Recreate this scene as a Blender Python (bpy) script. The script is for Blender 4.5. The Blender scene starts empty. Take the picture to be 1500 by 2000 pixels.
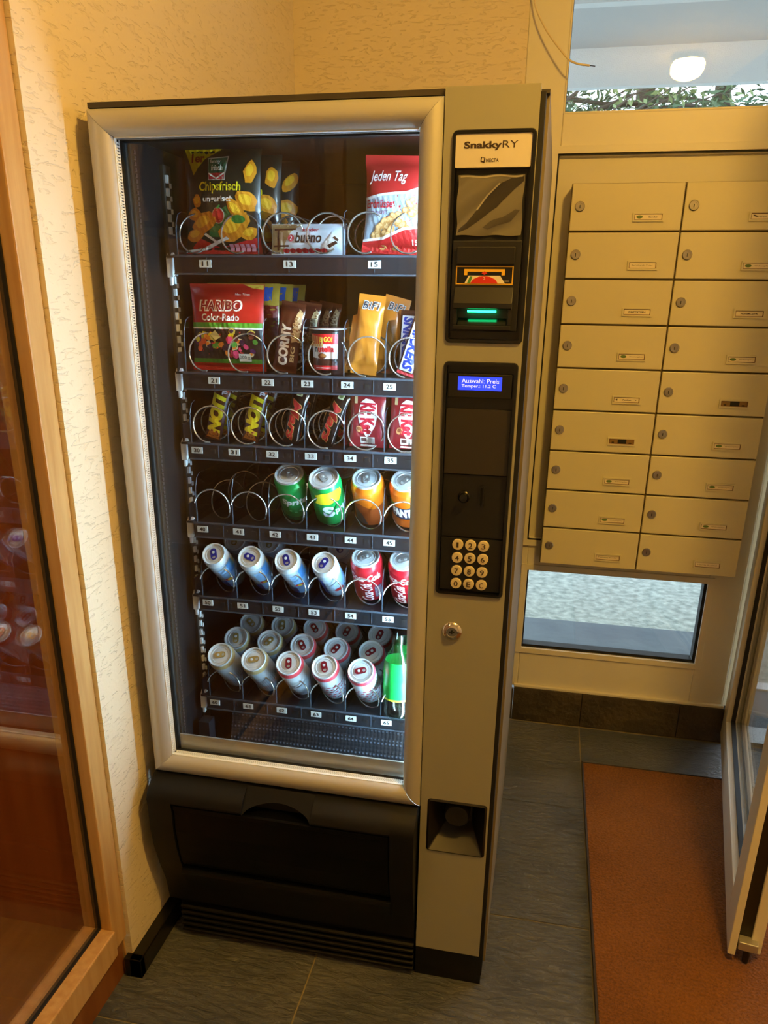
import bpy, bmesh, math, random
from mathutils import Vector, Matrix
PI = math.pi
R = random.Random(7)
C = bpy.context.scene.collection
S = bpy.context.scene

# ------------------------------------------------------------------ camera
cam = bpy.data.cameras.new('camera'); camo = bpy.data.objects.new('camera', cam); C.objects.link(camo)
yaw, pitch, roll = -0.2021, -0.35248, 0.01358
fw = Vector((math.sin(yaw)*math.cos(pitch), math.cos(yaw)*math.cos(pitch), math.sin(pitch)))
rt = Vector((math.cos(yaw), -math.sin(yaw), 0)); up = rt.cross(fw)
rr = rt*math.cos(roll)+up*math.sin(roll); uu = -rt*math.sin(roll)+up*math.cos(roll)
camo.matrix_world = Matrix(((rr.x, uu.x, -fw.x, 0.76797), (rr.y, uu.y, -fw.y, -1.29732), (rr.z, uu.z, -fw.z, 1.41491), (0, 0, 0, 1)))
cam.sensor_fit = 'HORIZONTAL'; cam.sensor_width = 36; cam.lens = 36.0; cam.shift_y = 137.7346/1500
cam.clip_start = 0.02; cam.clip_end = 200
S.camera = camo
# ------------------------------------------------------------------ sky + exposure
w = bpy.data.worlds.new('sky'); S.world = w; w.use_nodes = True
nt = w.node_tree; bg = nt.nodes['Background']
tc = nt.nodes.new('ShaderNodeTexCoord'); sep = nt.nodes.new('ShaderNodeSeparateXYZ'); rp = nt.nodes.new('ShaderNodeValToRGB')
nt.links.new(tc.outputs['Generated'], sep.inputs[0]); nt.links.new(sep.outputs['Z'], rp.inputs[0]); nt.links.new(rp.outputs[0], bg.inputs[0])
rp.color_ramp.elements[0].color = (0.88, 0.95, 1.0, 1); rp.color_ramp.elements[1].color = (0.45, 0.66, 1.0, 1)
bg.inputs[1].default_value = 5.5
LAMP_POWER = 470.0        # radiance of the ceiling lamp's shade
TUBE_POWER = 34.0        # radiance of the machine's lighting tube
S.view_settings.view_transform = 'Standard'; S.view_settings.look = 'None'
S.view_settings.exposure = 0.0; S.view_settings.gamma = 1.0; S.view_settings.use_curve_mapping = False

# ------------------------------------------------------------------ materials
def lin(h):
    if isinstance(h, str):
        h = h.lstrip('#'); c = [int(h[i:i+2], 16)/255 for i in (0, 2, 4)]
    else: c = h
    return tuple((x/12.92 if x <= .04045 else ((x+.055)/1.055)**2.4) for x in c)+(1,)
MC = {}
def mat(name, col='#808080', rough=.5, metal=0, spec=.5, coat=0, bump=None, var=None, emit=None, trans=0, aniso=None):
    """bump=(scale,strength,dist,stretch) ; var=(scale,col2,stretch)"""
    if name in MC: return MC[name]
    m = bpy.data.materials.new(name); m.use_nodes = True; n = m.node_tree.nodes; l = m.node_tree.links
    b = n['Principled BSDF']; b.inputs['Base Color'].default_value = lin(col); b.inputs['Roughness'].default_value = rough
    b.inputs['Metallic'].default_value = metal; b.inputs['Specular IOR Level'].default_value = spec; b.inputs['Coat Weight'].default_value = coat
    if trans: b.inputs['Transmission Weight'].default_value = trans
    if emit: b.inputs['Emission Color'].default_value = lin(emit[0]); b.inputs['Emission Strength'].default_value = emit[1]
    def co(st):
        t = n.new('ShaderNodeTexCoord'); mp = n.new('ShaderNodeMapping'); mp.inputs['Scale'].default_value = st
        l.new(t.outputs['Object'], mp.inputs[0]); return mp.outputs[0]
    if var:
        t = n.new('ShaderNodeTexNoise'); t.inputs['Scale'].default_value = var[0]; t.inputs['Detail'].default_value = 5
        l.new(co(var[2] if len(var) > 2 else (1, 1, 1)), t.inputs['Vector'])
        r = n.new('ShaderNodeValToRGB'); r.color_ramp.elements[0].position = .35; r.color_ramp.elements[1].position = .68
        r.color_ramp.elements[0].color = lin(col); r.color_ramp.elements[1].color = lin(var[1])
        l.new(t.outputs['Fac'], r.inputs[0]); l.new(r.outputs[0], b.inputs['Base Color'])
    if bump:
        t = n.new('ShaderNodeTexNoise'); t.inputs['Scale'].default_value = bump[0]; t.inputs['Detail'].default_value = 6
        l.new(co(bump[3] if len(bump) > 3 else (1, 1, 1)), t.inputs['Vector'])
        bp = n.new('ShaderNodeBump'); bp.inputs['Strength'].default_value = bump[1]; bp.inputs['Distance'].default_value = bump[2]
        l.new(t.outputs['Fac'], bp.inputs['Height']); l.new(bp.outputs[0], b.inputs['Normal'])
    MC[name] = m; return m
def ink(h, rough=.38, coat=0): return mat('print_'+h.strip('#')+('' if rough == .38 else '_%d' % int(rough*100)), '#'+h.strip('#'), rough, coat=coat)
def glass_mat(name, tint=(1, 1, 1), ior=1.5, rough=0.0):
    if name in MC: return MC[name]
    m = bpy.data.materials.new(name); m.use_nodes = True; n = m.node_tree.nodes; l = m.node_tree.links
    n.remove(n['Principled BSDF']); tr = n.new('ShaderNodeBsdfTransparent'); gl = n.new('ShaderNodeBsdfGlossy'); fr = n.new('ShaderNodeFresnel'); mx = n.new('ShaderNodeMixShader')
    tr.inputs[0].default_value = (*tint, 1); gl.inputs['Roughness'].default_value = rough; 
    ge = n.new('ShaderNodeNewGeometry'); pw = n.new('ShaderNodeMath'); pw.operation = 'MULTIPLY_ADD'; pw.inputs[1].default_value = 1/ior-ior; pw.inputs[2].default_value = ior   # thin sheet: same index on both faces
    l.new(ge.outputs['Backfacing'], pw.inputs[0]); l.new(pw.outputs[0], fr.inputs[0])
    l.new(fr.outputs[0], mx.inputs[0]); l.new(tr.outputs[0], mx.inputs[1]); l.new(gl.outputs[0], mx.inputs[2]); l.new(mx.outputs[0], n['Material Output'].inputs[0])
    MC[name] = m; return m
def stucco():
    m = mat('scratched_plaster', '#e8dbc0', .85); n = m.node_tree.nodes; l = m.node_tree.links; b = n['Principled BSDF']
    t = n.new('ShaderNodeTexCoord')
    # long shallow scratches (trowelled scrape plaster) + grain
    h = []
    for ang, sc in ((.45, (17, 17, 85)), (.62, (24, 24, 60))):
        mp = n.new('ShaderNodeMapping'); mp.inputs['Rotation'].default_value = (ang, ang, 0); mp.inputs['Scale'].default_value = sc
        l.new(t.outputs['Object'], mp.inputs[0])
        no = n.new('ShaderNodeTexNoise'); no.inputs['Scale'].default_value = 1.5; no.inputs['Detail'].default_value = 4; no.inputs['Distortion'].default_value = .6
        l.new(mp.outputs[0], no.inputs['Vector'])
        r = n.new('ShaderNodeValToRGB'); r.color_ramp.elements[0].position = .60; r.color_ramp.elements[0].color = (1, 1, 1, 1); r.color_ramp.elements[1].position = .67; r.color_ramp.elements[1].color = (0, 0, 0, 1)
        l.new(no.outputs['Fac'], r.inputs[0]); h.append(r.outputs[0])
    mu = n.new('ShaderNodeMath'); mu.operation = 'MULTIPLY'; l.new(h[0], mu.inputs[0]); l.new(h[1], mu.inputs[1])
    g = n.new('ShaderNodeTexNoise'); g.inputs['Scale'].default_value = 140; g.inputs['Detail'].default_value = 4; l.new(t.outputs['Object'], g.inputs['Vector'])
    ad = n.new('ShaderNodeMath'); ad.operation = 'MULTIPLY_ADD'; ad.inputs[1].default_value = .22; l.new(g.outputs['Fac'], ad.inputs[0]); l.new(mu.outputs[0], ad.inputs[2])
    bp = n.new('ShaderNodeBump'); bp.inputs['Strength'].default_value = .6; bp.inputs['Distance'].default_value = .0028
    l.new(ad.outputs[0], bp.inputs['Height']); l.new(bp.outputs[0], b.inputs['Normal'])
    return m
STUCCO = stucco()
PLASTER = mat('plaster_smooth', '#e2d8c6', .9)
UPVC = mat('cream_upvc', '#e4dfca', .38)
UPVC2 = mat('cream_panel', '#dcd7be', .42)
GASKET = mat('black_gasket', '#0c0c0c', .6)
GREY = mat('grey_paint', '#979686', .45, bump=(900, .15, .0004))
SILVER = mat('silver_anodised', '#bcbbb5', .44, metal=.3, bump=(1400, .1, .0003))
ALU = mat('brushed_aluminium', '#c4c3bd', .38, metal=.7)
BLK = mat('black_plastic', '#0f0f10', .5, bump=(1500, .2, .0003))
BLK2 = mat('black_plastic_smooth', '#0b0b0c', .28)
BLKD = mat('black_hatch_plastic', '#08090b', .5, spec=.3, bump=(1800, .25, .0003))
DARKI = mat('machine_interior_black', '#06080b', .5, spec=.2)
TRAYM = mat('tray_charcoal', '#12151b', .4)
DIVM = mat('divider_smoke_plastic', '#3a424c', .18)
CLEAR = glass_mat('divider_clear', (.80, .84, .88), 1.5, .05)
WIRE = mat('steel_wire', '#c9c6c0', .22, metal=.85)
CHROME = mat('chrome', '#d8d6d0', .15, metal=1)
NICKEL = mat('nickel', '#b9b4a6', .25, metal=1)
WHITEP = mat('white_plastic', '#e8edee', .4)
GLASS = glass_mat('window_glass', (.97, .985, .98))
VGLASS = glass_mat('machine_glass', (.98, .99, .985), 1.58)
OAK = mat('light_oak', '#cba264', .42, var=(9, '#b98c4c', (6, 6, .6)), bump=(60, .2, .0006, (6, 6, .5)))
BROWN = mat('brown_veneer', '#ad6530', .4, var=(5, '#9a5322', (5, 5, .35)))
BROWN2 = mat('brown_veneer_base', '#8a5526', .38, var=(7, '#7a4519', (1, 6, 1)))
WOODF = mat('wood_board', '#9a6a35', .35, var=(7, '#8a5a28', (5, .5, 1)))

# ------------------------------------------------------------------ mesh helpers
class MB:
    def __init__(s): s.v = []; s.f = []; s.m = []; s.ms = []
    def mi(s, m):
        if m not in s.ms: s.ms.append(m)
        return s.ms.index(m)
    def add(s, vs, fs, m):
        o = len(s.v); i = s.mi(m); s.v += [tuple(p) for p in vs]
        for f in fs: s.f.append(tuple(o+k for k in f)); s.m.append(i)
        return s
    def box(s, a, b, m):
        x0, x1 = sorted((a[0], b[0])); y0, y1 = sorted((a[1], b[1])); z0, z1 = sorted((a[2], b[2]))
        return s.add([(x0, y0, z0), (x1, y0, z0), (x1, y1, z0), (x0, y1, z0), (x0, y0, z1), (x1, y0, z1), (x1, y1, z1), (x0, y1, z1)],
                     [(0, 3, 2, 1), (4, 5, 6, 7), (0, 1, 5, 4), (1, 2, 6, 5), (2, 3, 7, 6), (3, 0, 4, 7)], m)
    def prism(s, poly, a, b, m, axis='x'):
        """closed 2D polygon swept along an axis. axis x: poly in (y,z); y: (x,z); z: (x,y)"""
        P = {'x': lambda p, t: (t, p[0], p[1]), 'y': lambda p, t: (p[0], t, p[1]), 'z': lambda p, t: (p[0], p[1], t)}[axis]
        n = len(poly); vs = [P(p, a) for p in poly]+[P(p, b) for p in poly]
        fs = [(i, (i+1) % n, n+(i+1) % n, n+i) for i in range(n)]+[tuple(range(n-1, -1, -1)), tuple(range(n, 2*n))]
        return s.add(vs, fs, m)
    def lathe(s, prof, m, c=(0, 0, 0), n=24, axis='z', cap=True):
        vs = []; fs = []
        for r, h in prof:
            for k in range(n):
                a = 2*PI*k/n; x, y = r*math.cos(a), r*math.sin(a)
                p = {'z': (x, y, h), 'y': (x, h, y), 'x': (h, x, y)}[axis]
                vs.append((p[0]+c[0], p[1]+c[1], p[2]+c[2]))
        for i in range(len(prof)-1):
            for k in range(n): fs.append((i*n+k, i*n+(k+1) % n, (i+1)*n+(k+1) % n, (i+1)*n+k))
        if cap:
            if prof[0][0] > 1e-6: fs.append(tuple(range(n-1, -1, -1)))
            if prof[-1][0] > 1e-6: fs.append(tuple((len(prof)-1)*n+k for k in range(n)))
        return s.add(vs, fs, m)
    def tube(s, pts, r, m, n=6, close=False):
        pts = [Vector(p) for p in pts]; vs = []; fs = []; N = len(pts); up = None
        for i, p in enumerate(pts):
            t = (pts[(i+1) % N if close else min(i+1, N-1)]-pts[(i-1) % N if close else max(i-1, 0)]).normalized()
            if up is None: up = Vector((0, 0, 1)) if abs(t.z) < .9 else Vector((1, 0, 0))
            a = t.cross(up).normalized(); up = a.cross(t).normalized(); q = r[i] if isinstance(r, (list, tuple)) else r
            for k in range(n):
                an = 2*PI*k/n; vs.append(p+a*math.cos(an)*q+up*math.sin(an)*q)
        for i in range(N if close else N-1):
            j = (i+1) % N
            for k in range(n): fs.append((i*n+k, j*n+k, j*n+(k+1) % n, i*n+(k+1) % n))
        if not close: fs += [tuple(range(n)), tuple((N-1)*n+k for k in range(n-1, -1, -1))]
        return s.add(vs, fs, m)
    def grid(s, fn, nu, nv, m, flip=False):
        vs = [fn(i/nu, j/nv) for j in range(nv+1) for i in range(nu+1)]; fs = []
        for j in range(nv):
            for i in range(nu):
                a = j*(nu+1)+i; q = (a, a+1, a+nu+2, a+nu+1); fs.append(q[::-1] if flip else q)
        return s.add(vs, fs, m)
    def build(s, name, parent=None, smooth=None, bevel=None, loc=None):
        me = bpy.data.meshes.new(name); me.from_pydata(s.v, [], s.f)
        for m in s.ms: me.materials.append(m)
        me.polygons.foreach_set('material_index', s.m); me.update()
        bm = bmesh.new(); bm.from_mesh(me); bmesh.ops.recalc_face_normals(bm, faces=bm.faces[:]) if smooth != 'keep' else None; bm.to_mesh(me); bm.free()
        if smooth:
            me.shade_smooth(); me.set_sharp_from_angle(angle=math.radians(smooth if smooth != 'keep' else 60))
        o = bpy.data.objects.new(name, me); C.objects.link(o)
        if parent: o.parent = parent
        if loc: o.location = loc
        if bevel:
            b = o.modifiers.new('bevel', 'BEVEL'); b.width = bevel; b.segments = 2; b.limit_method = 'ANGLE'; b.angle_limit = .6
        return o
def tag(o, label=None, cat=None, group=None, kind=None):
    if label: o['label'] = label
    if cat: o['category'] = cat
    if group: o['group'] = group
    if kind: o['kind'] = kind
    return o
def thing(name, label, cat, loc=(0, 0, 0), rot=(0, 0, 0), group=None):
    o = bpy.data.objects.new(name, None); C.objects.link(o); o.location = loc; o.rotation_euler = rot; o.empty_display_size = .05
    return tag(o, label, cat, group)
def struct(name, loc=(0, 0, 0)):
    o = bpy.data.objects.new(name, None); C.objects.link(o); o.location = loc; o.empty_display_size = .05; o['kind'] = 'structure'; return o
def copy_tree(o, parent=None):
    c = o.copy(); C.objects.link(c)
    if parent: c.parent = parent
    for ch in list(o.children): copy_tree(ch, c)
    return c
TX = {}
def text_geo(s, bold=0, shear=0, space=1):
    k = (s, bold, shear, space)
    if k in TX: return TX[k]
    cu = bpy.data.curves.new('t', 'FONT'); cu.body = s; cu.offset = bold; cu.shear = shear; cu.resolution_u = 3; cu.space_character = space
    o = bpy.data.objects.new('t', cu); C.objects.link(o)
    dg = bpy.context.evaluated_depsgraph_get(); me = bpy.data.meshes.new_from_object(o.evaluated_get(dg))
    vs = [(v.co.x, v.co.y) for v in me.vertices]; fs = [tuple(p.vertices) for p in me.polygons]
    bpy.data.objects.remove(o); bpy.data.curves.remove(cu); bpy.data.meshes.remove(me)
    x0 = min(v[0] for v in vs); x1 = max(v[0] for v in vs); y0 = min(v[1] for v in vs); y1 = max(v[1] for v in vs)
    TX[k] = ([((x-x0)/(x1-x0), (y-y0)/(y1-y0)) for x, y in vs], fs); return TX[k]
def refine(vs, fs, L):
    bm = bmesh.new(); bv = [bm.verts.new((x, y, 0)) for x, y in vs]
    for f in fs:
        try: bm.faces.new([bv[i] for i in f])
        except ValueError: pass
    bmesh.ops.triangulate(bm, faces=bm.faces[:])
    for _ in range(5):
        es = [e for e in bm.edges if e.calc_length() > L]
        if not es: break
        bmesh.ops.subdivide_edges(bm, edges=es, cuts=1); bmesh.ops.triangulate(bm, faces=bm.faces[:])
    bm.verts.index_update(); r = [(v.co.x, v.co.y) for v in bm.verts], [tuple(v.index for v in f.verts) for f in bm.faces]; bm.free(); return r
def decal(mb, vs, fs, Sf, m, layer=1, L=None):
    if L: vs, fs = refine(vs, fs, L)
    mb.add([Sf(u, v, layer*.00022) for u, v in vs], fs, m)
def dtext(mb, s, rect, Sf, m, layer=2, bold=0, shear=0, rot=0, L=None, space=1):
    vs, fs = text_geo(s, bold, shear, space); x0, y0, x1, y1 = rect
    if rot == 90: vs = [(1-y, x) for x, y in vs]
    elif rot == -90: vs = [(y, 1-x) for x, y in vs]
    decal(mb, [(x0+a*(x1-x0), y0+b*(y1-y0)) for a, b in vs], fs, Sf, m, layer, L)
def dpoly(mb, pts, Sf, m, layer=1, L=None): decal(mb, pts, [tuple(range(len(pts)))], Sf, m, layer, L)
def drect(mb, x0, y0, x1, y1, Sf, m, layer=1, L=None): dpoly(mb, [(x0, y0), (x1, y0), (x1, y1), (x0, y1)], Sf, m, layer, L)
def dell(mb, cx, cy, a, b, Sf, m, layer=1, L=None, n=16, rot=0):
    dpoly(mb, [(cx+a*math.cos(t)*math.cos(rot)-b*math.sin(t)*math.sin(rot), cy+a*math.cos(t)*math.sin(rot)+b*math.sin(t)*math.cos(rot)) for t in [2*PI*k/n for k in range(n)]], Sf, m, layer, L)
def flatY(x0, y, z0):            # plane facing -y
    return lambda u, v, o=0: (x0+u, y-o, z0+v)
def rrect(x0, z0, x1, z1, r, n=5):
    P = []
    for cx, cz, a0 in ((x1-r, z1-r, 0), (x0+r, z1-r, 90), (x0+r, z0+r, 180), (x1-r, z0+r, 270)):
        for k in range(n+1):
            a = math.radians(a0+90*k/n); P.append((cx+r*math.cos(a), cz+r*math.sin(a)))
    return P
def ring(mb, outer, inner, y0, y1, m):   # frame between two equal-count outlines (x,z), front y0 back y1
    n = len(outer); vs = [(p[0], y0, p[1]) for p in outer]+[(p[0], y0, p[1]) for p in inner]+[(p[0], y1, p[1]) for p in outer]+[(p[0], y1, p[1]) for p in inner]
    fs = []
    for i in range(n):
        j = (i+1) % n; fs += [(i, j, n+j, n+i), (2*n+i, 3*n+i, 3*n+j, 2*n+j), (i, 2*n+i, 2*n+j, j), (n+i, n+j, 3*n+j, 3*n+i)]
    mb.add(vs, fs, m)

# ------------------------------------------------------------------ room shell
WX = -.03      # left wall surface
# floor: mortar bed + stone tiles
fl = struct('floor')
MB().box((-.6, -2.8, -.06), (2.7, 1.30, -.003), mat('grout', '#8f8468', .9)).build('mortar_bed', fl)
def slate_mat():
    m = mat('slate_tile', '#4b4d50', .42); n = m.node_tree.nodes; l = m.node_tree.links; b = n['Principled BSDF']
    t = n.new('ShaderNodeTexCoord')
    a = n.new('ShaderNodeTexNoise'); a.inputs['Scale'].default_value = 4; a.inputs['Detail'].default_value = 6; l.new(t.outputs['Object'], a.inputs['Vector'])
    r = n.new('ShaderNodeValToRGB'); r.color_ramp.elements[0].position = .35; r.color_ramp.elements[0].color = lin('#4a5055'); r.color_ramp.elements[1].position = .7; r.color_ramp.elements[1].color = lin('#6c6e6e')
    l.new(a.outputs['Fac'], r.inputs[0]); l.new(r.outputs[0], b.inputs['Base Color'])
    mp = n.new('ShaderNodeMapping'); mp.inputs['Rotation'].default_value = (0, 0, .35); mp.inputs['Scale'].default_value = (28, 75, 40); l.new(t.outputs['Object'], mp.inputs[0])
    h = n.new('ShaderNodeTexNoise'); h.inputs['Scale'].default_value = 1; h.inputs['Detail'].default_value = 7; h.inputs['Roughness'].default_value = .6; h.inputs['Distortion'].default_value = 1.2; l.new(mp.outputs[0], h.inputs['Vector'])
    bp = n.new('ShaderNodeBump'); bp.inputs['Strength'].default_value = 1.0; bp.inputs['Distance'].default_value = .016; l.new(h.outputs['Fac'], bp.inputs['Height']); l.new(bp.outputs[0], b.inputs['Normal'])
    r2 = n.new('ShaderNodeMapRange'); r2.inputs[3].default_value = .22; r2.inputs[4].default_value = .45; b.inputs['Specular IOR Level'].default_value = .8; l.new(h.outputs['Fac'], r2.inputs[0]); l.new(r2.outputs[0], b.inputs['Roughness'])
    return m
SLATE = slate_mat()
xs = [-.6, -.266, .354, .974, 1.594, 2.214, 2.7]; ys = [-2.8, -2.165, -1.687, -1.209, -.731, -.245, .222, .70, 1.18]
for i in range(len(xs)-1):
    for j in range(len(ys)-1):
        MB().box((xs[i]+.0018, ys[j]+.0018, -.02), (xs[i+1]-.0018, ys[j+1]-.0018, R.uniform(-.0004, .0004)), SLATE).build('tile', fl, bevel=.0012)
# left wall
wl = struct('wall_left')
MB().box((WX-.075, -.122, 0), (WX, 1.2, 2.5), STUCCO).build('plaster', wl)
MB().box((WX-.65, -1.75, 2.12), (WX, -.13, 2.5), STUCCO).build('plaster', wl)
MB().box((WX-.2, -2.8, 0), (WX, -1.75, 2.5), STUCCO).build('plaster', wl)
bl = MB(); bl.box((WX, -.140, 0), (-.002, 1.18, .05), BLK2); bl.box((WX-.012, -.140, 0), (-.002, -.122, .05), BLK2)
tag(bl.build('baseboard_left', bevel=.002), kind='structure')
# back wall (window wall): stucco left of the frame, frame, door opening, stucco right
tag(MB().box((-.3, 1.2, 0), (.635, 1.40, 2.5), STUCCO).build('wall_back'), kind='structure')
wb2 = MB(); wb2.box((2.45, 1.2, 0), (2.9, 1.40, 2.5), STUCCO); wb2.box((.635, 1.2, 2.42), (2.45, 1.40, 2.5), STUCCO)
tag(wb2.build('wall_back'), kind='structure')
tag(MB().box((2.6, -2.8, 0), (2.75, 1.2, 2.5), PLASTER).build('wall_right'), kind='structure')
wf = MB(); wf.box((-.36, -2.95, 0), (2.75, -2.8, 2.5), PLASTER); wf.box((-1.2, -2.95, 0), (-.36, -2.9, 2.5), BROWN)
tag(wf.build('wall_front'), kind='structure')
tag(MB().box((-1.2, -2.95, 2.5), (2.9, 1.4, 2.6), mat('ceiling_paint', '#e9e2d2', .9)).build('ceiling'), kind='structure')
# stone skirting under the window frame
bb = struct('baseboard_back')
for a, b in ((.735, .974), (.974, 1.30), (1.30, 1.46)):
    MB().box((a+.001, 1.185, 0), (b-.001, 1.30, .128), mat('skirting_stone', '#3b342b', .5, var=(9, '#4f4536'), bump=(30, 1, .012))).build('stone', bb, bevel=.0015)
MB().box((-.019, 1.188, 0), (.735, 1.2, .12), MC['skirting_stone']).build('stone', bb)

# ------------------------------------------------------------------ window frames
FY = 1.20
def fbox(mb, x0, z0, x1, z1, y0=FY, y1=FY+.07, m=UPVC): mb.box((x0, y0, z0), (x1, y1, z1), m)
def member(name, par, x0, z0, x1, z1, y0=FY, y1=FY+.07, m=UPVC, bev=.003): 
    mb = MB(); fbox(mb, x0, z0, x1, z1, y0, y1, m); return mb.build(name, par, bevel=bev)
t1 = struct('trim_1')       # the fixed cream frame
member('jamb', t1, .635, .128, .746, 2.42); member('jamb', t1, 1.327, .128, 1.435, 2.42)
member('transom', t1, .746, 1.800, 1.327, 1.907); member('transom', t1, .746, .571, 1.327, .680); member('transom', t1, .746, .128, 1.327, .278); member('transom', t1, .746, 2.36, 1.327, 2.42)
# raised sash profile round the panel and round the lower light
for (x0, z0, x1, z1, w_) in ((.722, .655, 1.352, 1.826, .019),):
    o_ = rrect(x0, z0, x1, z1, .001, 1); i_ = rrect(x0+w_, z0+w_, x1-w_, z1-w_, .001, 1)
    mb = MB(); ring(mb, o_, i_, FY-.010, FY, UPVC); mb.build('sash_rim', t1, bevel=.003)
mb = MB(); ring(mb, rrect(.730, .262, 1.345, .588, .001, 1), rrect(.750, .281, 1.325, .568, .001, 1), FY-.006, FY, UPVC); mb.build('sash_rim', t1, bevel=.003)
mb = MB(); ring(mb, rrect(.741, .674, 1.333, 1.807, .001, 1), rrect(.7455, .6785, 1.3285, 1.8025, .001, 1), FY-.004, FY+.01, GASKET); mb.build('seal', t1)
member('jamb', t1, 1.4375, .128, 1.478, 2.42, FY+.012, FY+.07)
member('sill_strip', t1, .735, .128, 1.44, .140, FY-.012, FY)
mb = MB(); mb.box((.7455, FY+.014, .678), (1.3285, FY+.05, 1.803), UPVC2); tag(mb.build('trim_2'), kind='structure')   # solid infill panel that carries the mailboxes
w1 = struct('window_1')
MB().box((.747, FY+.034, 1.906), (1.326, FY+.040, 2.361), GLASS).build('pane', w1)
MB().box((.747, FY+.052, 1.906), (1.326, FY+.058, 2.361), GLASS).build('pane', w1)
mb = MB(); ring(mb, rrect(.7462, 1.9065, 1.3268, 2.36, .001, 1), rrect(.7512, 1.9115, 1.3218, 2.355, .001, 1), FY+.018, FY+.045, GASKET); mb.build('seal', w1)
mb = MB(); ring(mb, rrect(.7462, 1.9065, 1.3268, 2.36, .001, 1), rrect(.7502, 1.9105, 1.3228, 2.356, .001, 1), FY+.001, FY+.018, UPVC); mb.build('glazing_bead', w1)
w2 = struct('window_2')
MB().box((.747, FY+.034, .277), (1.3275, FY+.040, .572), GLASS).build('pane', w2)
MB().box((.747, FY+.052, .277), (1.3275, FY+.058, .572), GLASS).build('pane', w2)
mb = MB(); ring(mb, rrect(.7465, .2785, 1.3275, .5715, .001, 1), rrect(.7545, .2885, 1.3175, .5665, .001, 1), FY+.012, FY+.050, GASKET); mb.build('seal', w2)
# entrance opening beyond the open leaf
d2 = struct('trim_3')
member('jamb', d2, 2.38, 0, 2.45, 2.42); member('lintel', d2, 1.435, 2.30, 2.38, 2.42)
MB().box((1.435, 1.19, -.004), (2.45, 1.30, .012), ALU).build('threshold', d2)

# ------------------------------------------------------------------ outside
OUTT = mat('outside_slab_dark', '#5b6468', .6, var=(6, '#4d565c'), bump=(30, .4, .004))
og = struct('pavement')
MB().box((-6, 1.40, -.1), (1.66, 2.17, -.002), OUTT).build('entrance_slab', og); MB().box((1.66, 1.30, -.1), (7, 1.63, -.002), OUTT).build('entrance_slab', og); MB().box((1.435, 1.305, -.1), (1.66, 1.40, -.002), OUTT).build('entrance_slab', og)
MB().box((-6, 2.17, -.1), (9, 30, -.004), mat('pale_concrete', '#848b80', .85, var=(26, '#b8bbae'), bump=(60, .8, .008))).build('concrete', og)
MB().box((1.66, 1.69, -.1), (7, 2.17, -.004), MC['pale_concrete']).build('concrete', og)
MB().box((1.66, 1.63, -.1), (7, 1.69, .004), mat('white_kerb', '#dfe3e4', .6)).build('edge_strip', og)
REN = mat('canopy_render', '#b4b9bd', .9, bump=(160, .6, .004))
cp = struct('canopy')
MB().box((-3, 3.5, 2.475), (6, 3.56, 2.86), REN).build('beam', cp)
MB().box((-3, 1.40, 2.650), (6, 3.5, 2.86), mat('canopy_soffit', '#9a9ea2', .9, bump=(160, .5, .003))).build('soffit', cp)
MB().box((-3, 2.76, 2.625), (6, 2.82, 2.65), REN).build('drip_strip', cp)
MB().box((-6, 1.40, 2.5), (.2, 1.5, 3.0), REN).build('facade', cp)
# trees beyond the canopy
BARK = mat('bark', '#4a4036', .9, bump=(40, .6, .01)); 
def tree(x, y, h, seed, name, label, leafc, conifer):
    r_ = random.Random(seed); t = thing(name, label, 'tree', (x, y, 0), group='trees beyond the canopy')
    tr = MB(); tr.tube([(0, 0, 0), (.05, 0, h*.3), (-.04, .05, h*.65), (.02, 0, h)], [.16, .13, .09, .02], BARK, 8); tr.build('trunk', t, smooth=50)
    br = MB(); lf = MB(); lm = mat('leaf_'+leafc, '#'+leafc, .6)
    for k in range(46):
        z = h*(.32+.66*r_.random()); a = r_.random()*2*PI; L = (h-z)*.42+.55+.5*r_.random()
        dr = -.12 if conifer else .35
        P = [(0, 0, z)]; p = Vector((0, 0, z)); d = Vector((math.cos(a), math.sin(a), dr)).normalized()
        for q in range(5):
            p = p+d*L/5; d = (d+Vector((r_.uniform(-.25, .25), r_.uniform(-.25, .25), r_.uniform(-.15, .1)))).normalized(); P.append(tuple(p))
        br.tube(P, [.028, .022, .017, .013, .009, .004], BARK, 5)
        for q in range(1, 6):
            for c in range(36 if conifer else 12):
                o = Vector(P[q])+Vector((r_.gauss(0, .13), r_.gauss(0, .13), r_.gauss(-.03, .09)))
                e1 = Vector((r_.gauss(0, 1), r_.gauss(0, 1), r_.gauss(0, .5))).normalized()*(.085 if conifer else .05); e2 = e1.cross(Vector((r_.gauss(0, 1), r_.gauss(0, 1), 1))).normalized()*(.017 if conifer else .02)
                lf.add([o-e1, o+e2, o+e1, o-e2], [(0, 1, 2, 3)], lm)
    br.build('branches', t); tag(lf.build('foliage', t), kind='stuff')
tree(.2, 9.0, 6.5, 1, 'bare_tree', 'nearly bare grey tree at the left side of the upper window', '6d7a4a', False)
tree(1.6, 9.5, 7.5, 2, 'pine_tree', 'green pine with arching branches in the middle of the upper window', '465c3c', True)
tree(2.7, 11.0, 7.5, 3, 'pine_tree', 'light green pine left of the darkest pine', '586a42', True)
tree(3.0, 8.6, 8.0, 4, 'pine_tree', 'darkest dense pine with the thick trunk under the lamp reflection', '33483a', True)
tree(4.6, 10.5, 7.0, 5, 'pine_tree', 'pine at the right edge of the upper window', '55683c', True)
tree(.2, 14.0, 7.5, 6, 'pine_tree', 'distant pine seen behind the nearly bare tree', '74825c', True)

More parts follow.
